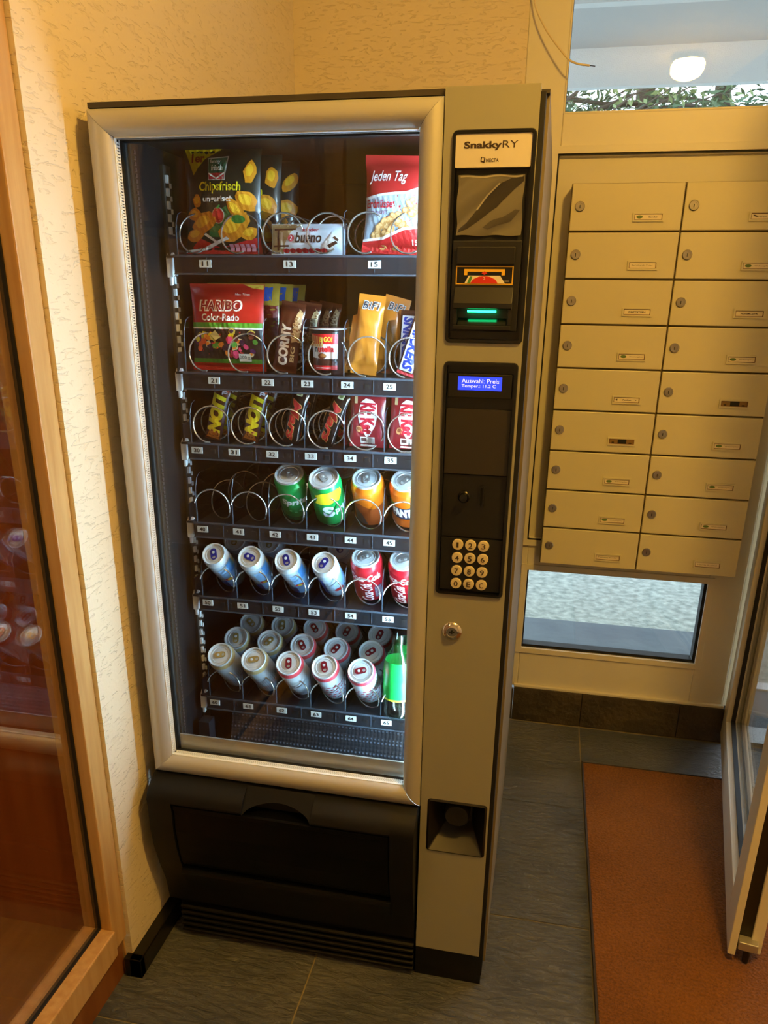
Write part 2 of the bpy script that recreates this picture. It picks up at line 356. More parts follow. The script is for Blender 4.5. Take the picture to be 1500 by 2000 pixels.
# ------------------------------------------------------------------ ceiling lamp
lp = thing('ceiling_lamp', 'round warm ceiling lamp mirrored in the upper window', 'lamp', (1.28, -.60, 2.5))
MB().lathe([(.075, 0), (.075, -.02), (.07, -.03)], WHITEP, n=40).build('base', lp, smooth=40)
MB().lathe([(.068, -.03), (.074, -.042), (.072, -.065), (.060, -.082), (.035, -.093), (0, -.096)], mat('lamp_shade', '#fff0d0', .4, emit=((1.0, .765, .325), LAMP_POWER)), n=40).build('lamp_shade', lp, smooth=60)

# ------------------------------------------------------------------ hanging cable
def bez(P, n=12):
    out = []
    for i in range(len(P)-1):
        p0 = Vector(P[max(i-1, 0)]); p1 = Vector(P[i]); p2 = Vector(P[i+1]); p3 = Vector(P[min(i+2, len(P)-1)])
        for k in range(n):
            t = k/n; out.append(.5*((2*p1)+(-p0+p2)*t+(2*p0-5*p1+4*p2-p3)*t*t+(-p0+3*p1-3*p2+p3)*t**3))
    return out+[Vector(P[-1])]
cb = thing('cable', 'loose white cable dangling in front of the upper window', 'cable', (.65, 1.19, 2.3))
pts = bez([(-.02, .005, .19), (-.012, 0, .02), (-.006, -.01, -.12), (.03, -.03, -.20), (.09, -.05, -.272), (.118, -.06, -.292), (.155, -.065, -.300)])
MB().tube(pts, .0026, mat('cable_white', '#e6d9b8', .45), 8).build('sheath', cb, smooth=60)
MB().tube([pts[-1], pts[-1]+Vector((.014, 0, -.002))], .0012, mat('copper_dark', '#4a3a20', .4, metal=.6), 6).build('bare_end', cb)

# ------------------------------------------------------------------ mailboxes
MBOX = mat('cream_mailbox_enamel', '#d8d0a8', .33); PAPER = mat('name_paper', '#efe3c4', .6); GREEN = mat('green_logo', '#5f7a36', .5); INKD = mat('ink_dark', '#3a2a1a', .6); INKL = mat('ink_faded', '#9a8456', .6)
BX, BW, BZ, BH, BY = .78648, .300, 1.72425, .123, 1.12405
plates = {(0, 0): ('logo', 'Sendel', INKD), (0, 1): ('line', 'Bernhardt-Thies', INKL), (0, 2): ('name', 'KLIPPSTEIN', INKD), (0, 3): ('logo', None, INKL), (0, 4): ('arrow', 'Pohlner', INKD), (0, 5): ('dark', None, None),
          (0, 6): ('logo', None, INKL), (0, 7): ('logo', None, INKL), (0, 8): ('line', 'Henning Krebs', INKD), (1, 0): ('logo2', None, INKD), (1, 1): ('logo', None, INKL), (1, 2): ('name', 'ADAMCZYK', INKD),
          (1, 3): ('logo', None, INKL), (1, 4): ('dark', None, None), (1, 5): ('logo', None, INKL), (1, 6): ('logo', None, INKL), (1, 7): ('logo', None, INKL), (1, 8): ('line', 'Moritz Kunkel', INKL)}
ORD = ['top', 'second', 'third', 'fourth', 'fifth', 'sixth', 'seventh', 'eighth', 'bottom']
DESC = {'logo': 'nameplate with a green oval', 'logo2': 'nameplate with a squiggly mark', 'line': 'nameplate with faint writing', 'name': 'nameplate in small capitals', 'arrow': 'nameplate with a dark mark at its left', 'dark': 'empty dark nameplate'}
for (c, r), (kd, tx, im) in plates.items():
    x0 = BX+c*BW; z0 = BZ-(r+1)*BH
    t = thing('mailbox', 'cream mailbox, %s of the %s column, %s' % (ORD[r], 'left' if c == 0 else 'right', DESC[kd]), 'mailbox', (x0, BY, z0), group='mailboxes on the cream panel')
    MB().box((.0, .014, 0), (BW, .090, BH), mat('mailbox_carcass', '#7a6a44', .5)).build('body', t)  # carcass colour darker than the doors, so the gaps look shaded
    MB().box((.0022, 0, .0028), (BW-.0022, .013, BH-.0022), MBOX).build('door', t, bevel=.0022)
    dr = [o for o in t.children if o.name.startswith('door')][0]
    lk = MB(); lk.lathe([(.0135, .0), (.0135, -.0025), (.0115, -.0045), (.0085, -.0045), (.0085, -.0025), (0, -.0025)], NICKEL, (.026, 0, .064), 24, 'y')
    lk.box((.0252, -.0032, .059), (.0270, -.0024, .0675), GASKET); lk.build('lock', dr, smooth=35)
    px0, px1, pz0, pz1 = .170, .252, .0245, .0490
    np_ = MB(); o_ = rrect(px0, pz0, px1, pz1, .0008, 1); i_ = rrect(px0+.0045, pz0+.0045, px1-.0045, pz1-.0045, .0005, 1)
    ring(np_, o_, i_, -.004, 0, MBOX)
    ring(np_, rrect(px0+.0045, pz0+.0045, px1-.0045, pz1-.0045, .0004, 1), rrect(px0+.006, pz0+.0058, px1-.006, pz1-.0058, .0004, 1), -.0012, 0, mat('plate_groove', '#6a3c18', .7))
    Sf = flatY(px0, -.0004, pz0); W_ = px1-px0; H_ = pz1-pz0
    if kd != 'dark':
        drect(np_, .006, .0058, W_-.006, H_-.0058, Sf, PAPER, 0)
        if kd == 'logo': dell(np_, .018, H_/2, .0085, .0040, Sf, GREEN, 1); dtext(np_, tx or 'Wohnungsbau', (.034 if not tx else .042, H_/2-.0022, W_-.010 if not tx else W_-.018, H_/2+.0018), Sf, im, bold=.01)
        elif kd == 'logo2': dell(np_, .016, H_/2+.001, .006, .0018, Sf, INKD, 1, rot=-.3); dtext(np_, 'Verein', (.020, H_/2-.003, .045, H_/2+.001), Sf, im)
        elif kd == 'line': dtext(np_, tx, (.012, H_/2-.002, W_-.014, H_/2+.002), Sf, im)
        elif kd == 'name': dtext(np_, tx, (.018, H_/2-.0022, W_-.018, H_/2+.0022), Sf, im, bold=.03)
        elif kd == 'arrow': dpoly(np_, [(.009, H_/2), (.015, H_/2+.0035), (.015, H_/2-.0035)], Sf, INKD); dtext(np_, tx, (.030, H_/2-.0022, .056, H_/2+.0022), Sf, im, bold=.02); drect(np_, .066, H_/2-.001, .069, H_/2+.001, Sf, INKD)
    else:
        drect(np_, .0045, .0045, W_-.0045, H_-.0045, Sf, mat('plate_inside', '#8a6a38', .6), 0); drect(np_, .030, .006, .055, H_-.005, Sf, GASKET, 1)
        dell(np_, .016, .009, .004, .0025, Sf, INKD, 1); dell(np_, .066, .008, .005, .002, Sf, INKD, 1)
    np_.build('nameplate', dr)

# ------------------------------------------------------------------ open door leaf
ang = math.atan2(.175-1.185, 1.305-1.478)
dl = bpy.data.objects.new('door_1', None); C.objects.link(dl); dl['kind'] = 'structure'; dl.location = (1.478, 1.185, 0); dl.rotation_euler = (0, 0, ang)
LW = math.hypot(1.01, .173)   # local +x = towards the free edge, local -y = towards the camera side (left face)
DY0, DY1 = -.035, .035
def dm(name, a, b, m=UPVC, bev=.003): return MB().box(a, b, m).build(name, dl, bevel=bev)
dm('stile', (0, DY0, .035), (.10, DY1, 2.18)); dm('stile', (LW-.105, DY0+.046, .035), (LW-.022, DY1, 2.18)); dm('stile_flange', (LW-.105, DY0, .035), (LW, DY0+.016, 2.18), UPVC, .002); MB().box((LW-.103, DY0+.0155, .037), (LW-.030, DY0+.0465, 2.178), mat('lock_rail_dark', '#2b2418', .5, metal=.3)).build('lock_rail', dl)
dm('rail', (.10, DY0, .035), (LW-.105, DY1, .135)); dm('rail', (.10, DY0, 2.08), (LW-.105, DY1, 2.18))
for y in (DY0+.022, DY1-.022):
    mb = MB(); ring(mb, rrect(.10, .135, LW-.105, 2.08, .001, 1), rrect(.109, .144, LW-.114, 2.071, .001, 1), y-.006, y+.006, GASKET); mb.build('seal', dl)
MB().box((.101, -.004, .136), (LW-.106, .004, 2.079), GLASS).build('pane', dl)
dm('lock_keeper', (LW-.030, DY0+.020, .050), (LW-.004, DY0+.060, .072), ALU, .002)
MB().lathe([(.007, .016), (.008, .040), (.005, .050)], BLK2, (LW-.012, DY0+.040, .0), 12).build('rubber_foot', dl, smooth=40)
hg = MB(); hg.lathe([(.011, 0), (.012, .004), (.012, .10), (.011, .104)], ALU, (0, 0, 0), 16); hg.box((-.030, -.004, .012), (0, .006, .092), UPVC); hg.build('hinge', dl, smooth=40).location = (-.028, -.052, .235)

# ------------------------------------------------------------------ coir mat
def mat_coir():
    m = mat('coir', '#8a4a18', .95); n = m.node_tree.nodes; l = m.node_tree.links; b = n['Principled BSDF']; t = n.new('ShaderNodeTexCoord')
    a = n.new('ShaderNodeTexNoise'); a.inputs['Scale'].default_value = 160; a.inputs['Detail'].default_value = 3; l.new(t.outputs['Object'], a.inputs['Vector'])
    c = n.new('ShaderNodeTexNoise'); c.inputs['Scale'].default_value = 3.5; c.inputs['Detail'].default_value = 5; l.new(t.outputs['Object'], c.inputs['Vector'])
    r = n.new('ShaderNodeValToRGB'); r.color_ramp.elements[0].position = .3; r.color_ramp.elements[0].color = lin('#5a3408'); r.color_ramp.elements[1].position = .75; r.color_ramp.elements[1].color = lin('#966020')
    mx = n.new('ShaderNodeMath'); mx.operation = 'MULTIPLY_ADD'; mx.inputs[1].default_value = .55; l.new(a.outputs['Fac'], mx.inputs[0])
    m2 = n.new('ShaderNodeMath'); m2.operation = 'MULTIPLY'; m2.inputs[1].default_value = .45; l.new(c.outputs['Fac'], m2.inputs[0]); l.new(m2.outputs[0], mx.inputs[2])
    l.new(mx.outputs[0], r.inputs[0]); l.new(r.outputs[0], b.inputs['Base Color'])
    bp = n.new('ShaderNodeBump'); bp.inputs['Strength'].default_value = 1; bp.inputs['Distance'].default_value = .006; l.new(a.outputs['Fac'], bp.inputs['Height']); l.new(bp.outputs[0], b.inputs['Normal'])
    return m
COIR = mat_coir()
mt = thing('doormat', 'large rust brown coir entrance mat on the slate floor', 'doormat', (.978, -1.6, 0))
MB().box((.002, .002, .0), (1.50, 2.536, .012), COIR).build('pile', mt, bevel=.002)
e_ = MB(); e_.box((-.003, -.002, 0), (.002, 2.540, .0135), mat('mat_edge', '#3a3026', .5, metal=.4)); e_.box((.002, 2.536, 0), (1.50, 2.540, .0125), MC['mat_edge']); e_.build('edging', mt)
# loose fibres of the pile: short bristles standing on the mat
fb = MB(); rf = random.Random(3); FM = [mat('coir_fibre_a', '#8e5c20', .9), mat('coir_fibre_b', '#62380c', .9)]
for k in range(26000):
    x = rf.uniform(.004, .62); y = rf.uniform(.95, 2.533); a = rf.random()*2*PI; L = rf.uniform(.004, .009); dx, dy = math.cos(a)*L, math.sin(a)*L
    q = (-math.sin(a)*.0005, math.cos(a)*.0005)
    fb.add([(x-q[0], y-q[1], .0118), (x+q[0], y+q[1], .0118), (x+dx, y+dy, .0118+rf.uniform(.001, .0045))], [(0, 1, 2)], FM[k % 2])
tag(fb.build('bristles', mt, smooth='keep'), kind='stuff')

# ------------------------------------------------------------------ glazed wooden display cabinet on the left
dc = thing('display_cabinet', 'wooden glass fronted display cabinet set in the left wall', 'cabinet', (0, 0, 0))
GX = -.068; Y0, Y1 = -.17, -1.75
MB().box((-.105, -.172, .10), (-.038, -.123, 2.12), OAK).build('stile', dc, bevel=.003)
MB().box((-.105, Y1, .10), (-.032, Y1+.045, 2.12), OAK).build('stile', dc, bevel=.003)
MB().box((-.105, Y1+.045, .095), (-.030, -.172, .160), OAK).build('rail', dc, bevel=.003)
MB().box((-.105, Y1+.045, 2.07), (-.032, -.172, 2.12), OAK).build('rail', dc, bevel=.003)
MB().box((-.065, Y1, 0), (-.048, -.131, .095), BROWN2).build('plinth', dc)
MB().box((-.105, -.127, 0), (-.046, -.1225, .095), OAK).build('plinth_end', dc)
MB().box((GX-.003, Y1+.045, .160), (GX+.003, -.1725, 2.07), glass_mat('cabinet_glass', (.97, .97, .97), 2.1)).build('glass_pane', dc)
sl = MB(); 
for y in (-.176,): sl.box((GX-.006, y, .161), (GX+.006, y+.0035, 2.07), GASKET)
sl.box((GX-.006, Y1+.045, .160), (GX+.006, -.176, .1635), GASKET); sl.build('glazing_seal', dc)
MB().box((-.62, -.158, .10), (-.105, -.132, 2.12), BROWN).build('side_panel', dc)
MB().box((-.62, Y1, .10), (-.105, Y1+.02, 2.12), BROWN).build('side_panel', dc)
MB().box((-.64, Y1, .10), (-.62, -.132, 2.12), BROWN).build('back_panel', dc)
MB().box((-.62, Y1+.02, .10), (-.105, -.158, .125), WOODF).build('bottom_board', dc)
MB().box((-.62, Y1+.02, 2.09), (-.105, -.158, 2.12), BROWN).build('top_board', dc)
MB().box((-.50, -.92, 1.575), (-.20, -.56, 1.590), BLK2).build('shelf', dc)
MB().box((-.40, -.90, .125), (-.36, -.58, 1.575), mat('pale_post', '#dcb880', .5)).build('shelf_support', dc)
MB().box((-.618, -1.50, .125), (-.605, -1.27, 2.09), MC['pale_post']).build('pale_board', dc)
cl = bpy.data.lights.new('cabinet_fill', 'AREA'); cl.shape = 'DISK'; cl.size = .07; cl.energy = 5; cl.color = (1, .80, .48)  # added fill light, brightens the cabinet interior and its mirror image
clo = bpy.data.objects.new('cabinet_fill', cl); C.objects.link(clo); clo.parent = dc; clo.location = (-.22, -1.32, 2.062); clo.rotation_euler = (0, math.radians(-14), 0)
MB().lathe([(.045, 2.064), (.045, 2.09), (.0, 2.09)], NICKEL, (-.22, -1.32, 0), 20).build('fill_housing', dc, smooth=40)  # invented housing around the added fill light
VG = mat('smoke_glass', '#6a747a', .12)
for k, (x, y, lb) in enumerate(((-.31, -.80, 'grey bottle shaped vase on the cabinet shelf, nearest the glass'), (-.40, -.68, 'grey bottle shaped vase on the cabinet shelf, at the back'))):
    t = thing('vase', lb, 'vase', (x, y, 1.590), group='vases in the display cabinet')
    MB().lathe([(.030, 0), (.036, .01), (.045, .06), (.050, .12), (.046, .18), (.030, .24), (.018, .29), (.013, .36), (.014, .42)], VG, n=28).build('vase_body', t, smooth=60)

# ==================================================================== VENDING MACHINE
XC, W_M, H_M = .58322, .735, 1.70
vm = thing('vending_machine', 'grey snack and drinks vending machine with lit glass front, black hatch and keypad column', 'vending machine', (0, 0, 0))
CAB = mat('cabinet_grey', '#8e8a7c', .5)
# cabinet shell
MB().box((0.0006, .031, .10), (.030, .80, 1.70), CAB).build('side_panel', vm)
MB().box((.728, .045, .03), (.735, .80, 1.703), mat('cabinet_side_enamel', '#7c7052', .6)).build('side_panel', vm)
MB().box((.7225, .004, .03), (.7305, .045, 1.700), GASKET).build('door_seal', vm)
MB().box((.030, .76, .10), (.728, .80, 1.70), CAB).build('back_panel', vm)
tp = MB(); tp.box((.0, .006, 1.7005), (XC, .80, 1.7085), mat('top_dark', '#3d362a', .6)); tp.box((XC, .031, 1.7035), (.735, .80, 1.7085), mat('top_dark', '#3d362a', .6)); tp.build('top_panel', vm)
MB().box((.030, .034, 1.665), (.583, .76, 1.70), DARKI).build('chamber_ceiling', vm)
MB().box((.030, .031, .44), (.045, .62, 1.665), DARKI).build('chamber_wall', vm)
MB().box((.583, .05, .10), (.590, .62, 1.665), DARKI).build('chamber_wall', vm)
MB().box((.045, .62, .44), (.583, .63, 1.665), mat('chamber_back', '#07080b', .6, spec=.2)).build('chamber_back', vm)
MB().box((.045, .04, .42), (.583, .62, .44), DARKI).build('chamber_floor', vm)
# dotted rubber chute flap below the lowest tray
def dotmat():
    m = mat('dotted_rubber', '#10141c', .5); n = m.node_tree.nodes; l = m.node_tree.links; b = n['Principled BSDF']; t = n.new('ShaderNodeTexCoord')
    v = n.new('ShaderNodeTexVoronoi'); v.inputs['Scale'].default_value = 120; v.inputs['Randomness'].default_value = .12; l.new(t.outputs['Object'], v.inputs['Vector'])
    r = n.new('ShaderNodeValToRGB'); r.color_ramp.elements[0].position = .18; r.color_ramp.elements[0].color = lin('#4a5668'); r.color_ramp.elements[1].position = .32; r.color_ramp.elements[1].color = lin('#10141c')
    l.new(v.outputs['Distance'], r.inputs[0]); l.new(r.outputs[0], b.inputs['Base Color'])
    bp = n.new('ShaderNodeBump'); bp.invert = True; bp.inputs['Strength'].default_value = .8; bp.inputs['Distance'].default_value = .002; l.new(v.outputs['Distance'], bp.inputs['Height']); l.new(bp.outputs[0], b.inputs['Normal'])
    return m
MB().prism([(.115, .441), (.120, .441), (.150, .540), (.145, .540)], .125, .575, dotmat()).build('chute_flap', vm)
MB().box((.060, .10, .441), (.085, .13, .52), TRAYM).build('chute_bracket', vm)

# door frame: four mitred convex silver profiles
OX0, OZ0, OX1, OZ1 = 0.0, .45, XC, 1.6985
PR = [(0, .036), (0, .004), (.0015, -.001), (.006, -.0055), (.014, -.0095), (.022, -.0100), (.030, -.0065), (.036, -.001), (.040, .006), (.0415, .014), (.0415, .020)]
def rect_at(d): return [(OX0+d, OZ0+d), (OX1-d*.92, OZ0+d), (OX1-d*.92, OZ1-d), (OX0+d, OZ1-d)]
for k, nm in enumerate(('frame_rail', 'frame_stile', 'frame_rail', 'frame_stile')):
    mb = MB(); vs = []; n = len(PR)
    for d, y in PR:
        q = rect_at(d); a, b = q[k], q[(k+1) % 4]
        e = Vector((b[0]-a[0], b[1]-a[1])).normalized()*.00025
        vs += [(a[0]+e.x, y, a[1]+e.y), (b[0]-e.x, y, b[1]-e.y)]
    mb.add(vs, [(2*i, 2*i+1, 2*i+3, 2*i+2) for i in range(n-1)], SILVER); mb.build(nm, vm, smooth=50)
IX0, IX1, IZ0, IZ1 = .0415, XC-.0382, .4915, 1.657
# beaded white seals (fine ribs)
BEAD = mat('ribbed_white_seal', '#f2faff', .35)
def ribs(mb, a, b, w_, y0, y1, vertical, n, m):
    for k in range(n):
        t0 = a+(b-a)*k/n; t1 = a+(b-a)*(k+.62)/n
        if vertical: mb.box((w_[0], y0, t0), (w_[1], y1, t1), m)
        else: mb.box((t0, y0, w_[0]), (t1, y1, w_[1]), m)
GY = .028
mb = MB(); mb.box((IX0-.004, .006, IZ0), (IX0, GY, IZ1), BEAD)
for k in range(250):
    t0 = IZ0+.003+(IZ1-IZ0-.006)*k/250; mb.box((IX0, .009, t0), (IX0+.0012, GY-.008, t0+.0028), BEAD)
mb.build('ribbed_seal', vm)
mb = MB(); mb.box((IX0, .006, IZ0-.004), (IX1, GY, IZ0), BEAD)
for k in range(118):
    t0 = IX0+.004+(IX1-IX0-.006)*k/118; mb.box((t0, .012, IZ0), (t0+.0026, GY-.006, IZ0+.0011), BEAD)
mb.build('ribbed_seal', vm)
MB().box((IX0, .006, IZ1), (IX1, GY, IZ1+.004), WHITEP).build('top_return', vm)
mb = MB(); mb.box((IX0, GY-.005, IZ0), (IX0+.004, GY+.008, IZ1), GASKET); mb.box((IX0+.004, GY-.005, IZ0), (IX1, GY, IZ0+.003), GASKET); mb.box((IX0+.004, GY-.004, IZ1-.003), (IX1, GY+.008, IZ1), GASKET); mb.build('glass_gasket', vm)
MB().box((IX0+.002, GY, IZ0+.001), (IX1+.006, GY+.005, IZ1-.001), VGLASS).build('glass_pane', vm)
MB().box((IX0+.006, GY+.0065, IZ0-.006), (IX1+.004, GY+.0105, IZ0+.034), ALU).build('kick_strip', vm)
# inner side frame of the door on the left (dark perforated strip)
mb = MB(); mb.box((.0455, .040, .50), (.050, .09, 1.655), mat('inner_frame', '#08090b', .5, spec=.2)); ribs(mb, .51, 1.65, (.050, .0515), .05, .056, True, 130, mat('inner_frame_dots', '#1c1e24', .4)); mb.build('inner_frame', vm)
# lighting tube behind the right stile
lt = MB(); lt.lathe([(.011, .47), (.011, 1.66)], mat('tube_light', '#ffffff', .5, emit=((.82, .93, 1.0), TUBE_POWER)), (.566, .075, 0), 16); lt.build('lighting_tube', vm, smooth=50)
MB().box((.578, .050, .47), (.5825, .105, 1.66), WHITEP).build('tube_reflector', vm)
# added area light beside the tube, strengthens its throw to the left
al = bpy.data.lights.new('tube_boost', 'AREA'); al.shape = 'RECTANGLE'; al.size = .012; al.size_y = 1.12; al.energy = 4.5; al.color = (.46, .77, 1.0); al.spread = math.radians(95)
alo = bpy.data.objects.new('tube_boost', al); C.objects.link(alo); alo.location = (.553, .070, 1.065); alo.parent = vm
alo.rotation_euler = Vector((-1, .10, 0)).to_track_quat('-Z', 'Y').to_euler()

# ---- trays
FZ = [1.487, 1.280, 1.144, .981, .818, .577]
TY = .12; LX0 = .083; LP = .0783
def lane(i): return LX0+LP*(i+.5)
NUMS = [[(0.5, '11', .137), (2.5, '13', .298), (4.5, '15', .453)], [(0.5, '21', .140), (2, '22', .248), (3, '23', .326), (4, '24', .403), (5, '25', .483)]]
for rr_ in (3, 4, 5, 6): NUMS.append([(i, '%d%d' % (rr_, i), .0945+.0785*i) for i in range(6)])
CO = {}
def coil_mesh(rad, pitch, turns, th0, key):
    if key in CO: return CO[key]
    pts = []; N = int(turns*26)
    for k in range(N+1):
        t = k/26; a = math.radians(th0)-2*PI*t; fr = t % 1
        yy = pitch*t if pitch < .08 else pitch*(int(t)+(.16*fr/.5 if fr < .5 else .16+.84*(fr-.5)/.5))   # the drink coils step back behind each can
        pts.append((rad*math.cos(a), yy, rad*math.sin(a)))
    mb = MB(); mb.tube(pts, .00165, WIRE, 6); o = mb.build('coil', smooth=60); me = o.data; bpy.data.objects.remove(o); CO[key] = me; return me
BUT = mat('lip_slot', '#0c0d10', .5)
for r, F in enumerate(FZ):
    mb = MB(); mb.box((.060, TY+.002, F-.004), (.575, .60, F), TRAYM); mb.box((.075, TY, F-.033), (.575, TY+.003, F+.001), TRAYM)
    mb.box((.075, TY-.002, F-.003), (.575, TY, F+.001), DIVM); mb.box((.060, TY+.01, F), (.063, .60, F+.035), TRAYM); mb.box((.075, TY-.0015, F-.033), (.575, TY, F-.030), DIVM)
    tr = mb.build('tray', vm)
    for i in range(6):   # small moulded slots on the lip
        x = LX0+LP*i
        if r == 0 and i % 2: continue
        s_ = MB(); s_.box((x+.040, TY-.001, F-.019), (x+.050, TY, F-.011), BUT); s_.box((x+.062, TY-.001, F-.017), (x+.066, TY, F-.012), BUT); s_.box((x+.056, TY-.0012, F-.028), (x+.0572, TY, F-.004), DIVM); s_.build('lip_slot', tr)
    bounds = {0: [0, 2, 4, 6], 1: [0, 2, 3, 4, 5, 6]}.get(r, list(range(7)))
    hd = [.075, .100, .080, .098, .092, .105][r]
    for b in bounds:
        x = LX0+LP*b-.0015; mb = MB()
        poly = [(TY+.004, F), (TY+.003, F+hd*.55), (TY+.006, F+hd*.62), (TY+.004, F+hd*.70), (TY+.014, F+hd*.93), (TY+.030, F+hd), (.58, F+hd), (.58, F)]
        mb.prism(poly, x, x+.002, CLEAR, 'x'); mb.box((x+.0002, TY+.001, F), (x+.0018, TY+.0040, F+hd*.62), DIVM); mb.tube([(x+.001, TY+.006, F+hd*.62), (x+.001, TY+.004, F+hd*.70), (x+.001, TY+.014, F+hd*.93), (x+.001, TY+.030, F+hd)], .0008, DIVM, 4); mb.build('divider', tr)
    for _, s_, x in NUMS[r]:
        mb = MB(); tilt = R.uniform(-.4, .4)*.001
        Sf = lambda u, v, o=0, x=x, tilt=tilt: (x-.0115+u, TY-.0016-o, F-.0205+v+tilt*(u/.02))
        mb.add([Sf(0, 0), Sf(.023, 0), Sf(.023, .0125), Sf(0, .0125), (x-.0115, TY, F-.0205), (x+.0115, TY, F-.0205), (x+.0115, TY, F-.008), (x-.0115, TY, F-.008)], [(0, 1, 2, 3), (0, 4, 5, 1), (1, 5, 6, 2), (2, 6, 7, 3), (3, 7, 4, 0)], mat('plate_white', '#b4bcbc', .5))
        dtext(mb, s_, (.0052, .0022, .0178, .0104), Sf, mat('digit_black', '#08090a', .6), 1, bold=.02)
        mb.build('number_plate', tr)
    if r == 0: cs = [(.1175, 0), (.2, 0), (.28, 0), (.361, 0), (.436, 0), (.512, 0)]; key = (.034, .055, 8, -70)
    elif r == 1: cs = [(.123, 0), (.202, 0), (.28, 0), (.360, 0), (.437, 0), (.514, 0)]; key = (.034, .050, 9, -70)
    elif r == 2: cs = [(lane(i), 0) for i in range(6)]; key = (.034, .038, 12, -68)
    else: cs = [(lane(i), 0) for i in range(6)]; key = (.035, .092, 5, 168)
    me = coil_mesh(*key[:4], key)
    for i, (x, _) in enumerate(cs):
        o = bpy.data.objects.new('coil', me); C.objects.link(o); o.parent = tr; o.location = (x, TY-.006 if r < 3 else TY-.016, F+.0375)
        if r < 3: o.rotation_euler = (0, math.radians(R.uniform(-25, 25)), 0)
# rack rail with white slots and white clips at the left ends
mb = MB(); mb.box((.0455, .150, .46), (.052, .180, 1.64), mat('rail_dark', '#2a2620', .4)); mb.build('rack_rail', vm)
mb = MB(); z = .60
while z < 1.62:
    mb.box((.052, .156, z), (.0565, .163, z+.013), WHITEP); mb.box((.052, .171, z-.007), (.0550, .1745, z+.001), WHITEP); z += .0215
mb.build('rack_slots', vm)
for F in FZ:
    mb = MB(); mb.prism([(.128, F-.038), (.146, F-.030), (.148, F-.004), (.138, F+.006), (.128, F-.004)], .055, .068, WHITEP, 'x'); mb.prism([(.132, F-.052), (.140, F-.050), (.140, F-.036), (.132, F-.036)], .057, .063, WHITEP, 'x'); mb.build('tray_clip', vm, bevel=.0015)

# ---- right hand column
mb = MB(); x0, x1, zb, zt = XC+.0012, .7225, .085, 1.7095
HO = [(.5975, .7215, 1.3515, 1.6535), (.5975, .7185, .916, 1.3225), (.5985, .7185, .346, .4735)]
zc = zb
for hx0, hx1, hz0, hz1 in sorted(HO, key=lambda h: h[2]):
    mb.box((x0, 0, zc), (x1, .03, hz0+.003), GREY); mb.box((x0, 0, hz0+.003), (hx0+.003, .03, hz1-.003), GREY); mb.box((hx1-.003, 0, hz0+.003), (x1, .03, hz1-.003), GREY); zc = hz1-.003
mb.box((x0, 0, zc), (x1, .03, zt), GREY)
mb.build('column_door', vm)
mb = MB(); mb.box((x0-.001, .008, .0), (x1+.006, .05, .085), BLK2); mb.build('column_plinth', vm)
# upper bezel
def bezel(name, h, rim, depth):
    hx0, hx1, hz0, hz1 = h; mb = MB()
    n = 6; o_ = rrect(hx0, hz0, hx1, hz1, .008, n); i_ = rrect(hx0+rim, hz0+rim, hx1-rim, hz1-rim, .004, n)
    N = len(o_); mids = rrect(hx0+.0012, hz0+.0012, hx1-.0012, hz1-.0012, .0075, n)
    vs = [(p[0], -.0005, p[1]) for p in o_]+[(p[0], -.0035, p[1]) for p in mids]+[(p[0], -.0035, p[1]) for p in i_]+[(p[0], depth, p[1]) for p in i_]
    fs = []
    for q in range(3):
        for i in range(N): j = (i+1) % N; fs.append((q*N+i, q*N+j, (q+1)*N+j, (q+1)*N+i))
    fs.append(tuple(range(3*N, 4*N))); mb.add(vs, fs, BLK2); return mb.build(name, vm, smooth=40)
ub = bezel('payment_bezel', HO[0], .0055, .012)
# brand plate
mb = MB(); pts_ = rrect(.6025, 1.603, .7155, 1.6475, .002, 3); mb.prism(pts_, -.002, .012, mat('badge_paper', '#d6cfbf', .45), 'y')
Sf = flatY(.6025, -.0022, 1.603)
dtext(mb, 'Snakky', (.0130, .0225, .0690, .0345), Sf, INKD, 1, bold=.035); dtext(mb, 'RY', (.0700, .0255, .0930, .0348), Sf, INKD, 1, bold=-.006)
dpoly(mb, [(.0385, .0075), (.0445, .0055), (.0455, .0125), (.0390, .0140)], Sf, INKD, 1); dpoly(mb, [(.0400, .0090), (.0430, .0080), (.0437, .0118), (.0405, .0128)], Sf, mat('badge_paper'), 2)
dtext(mb, 'NECTA', (.0470, .0068, .0655, .0118), Sf, INKD, 1, bold=.01)
mb.build('name_badge', ub)
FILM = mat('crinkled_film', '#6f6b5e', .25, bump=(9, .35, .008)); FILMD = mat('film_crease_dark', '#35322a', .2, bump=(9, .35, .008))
def crk(u, v):
    q = u*.75-v+.18+.05*math.sin(5*u)      # soft folds running from lower left to upper right
    return (.6085+.0990*u+.001*math.sin(9*v), .0026-.0035*abs(math.sin(5.2*q))-.0012*abs(math.sin(9*q+2*u)), 1.510+.083*v+.0008*math.sin(13*u))
mb = MB(); mb.grid(crk, 30, 26, FILM)
Sf = lambda u, v, o=0: (crk(u, v)[0], crk(u, v)[1]-o*1.5, crk(u, v)[2])
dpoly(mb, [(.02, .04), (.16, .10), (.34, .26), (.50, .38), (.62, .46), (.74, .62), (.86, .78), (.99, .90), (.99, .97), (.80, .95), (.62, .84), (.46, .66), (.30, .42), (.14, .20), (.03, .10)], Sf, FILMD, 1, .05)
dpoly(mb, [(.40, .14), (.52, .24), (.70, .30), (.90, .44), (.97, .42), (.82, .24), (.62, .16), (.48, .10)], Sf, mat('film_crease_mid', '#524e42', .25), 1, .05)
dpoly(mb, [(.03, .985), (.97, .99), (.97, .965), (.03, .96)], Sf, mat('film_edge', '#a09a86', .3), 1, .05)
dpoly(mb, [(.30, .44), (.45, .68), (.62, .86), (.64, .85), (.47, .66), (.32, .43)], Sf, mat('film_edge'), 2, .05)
mb.build('film_window', ub, smooth='keep')
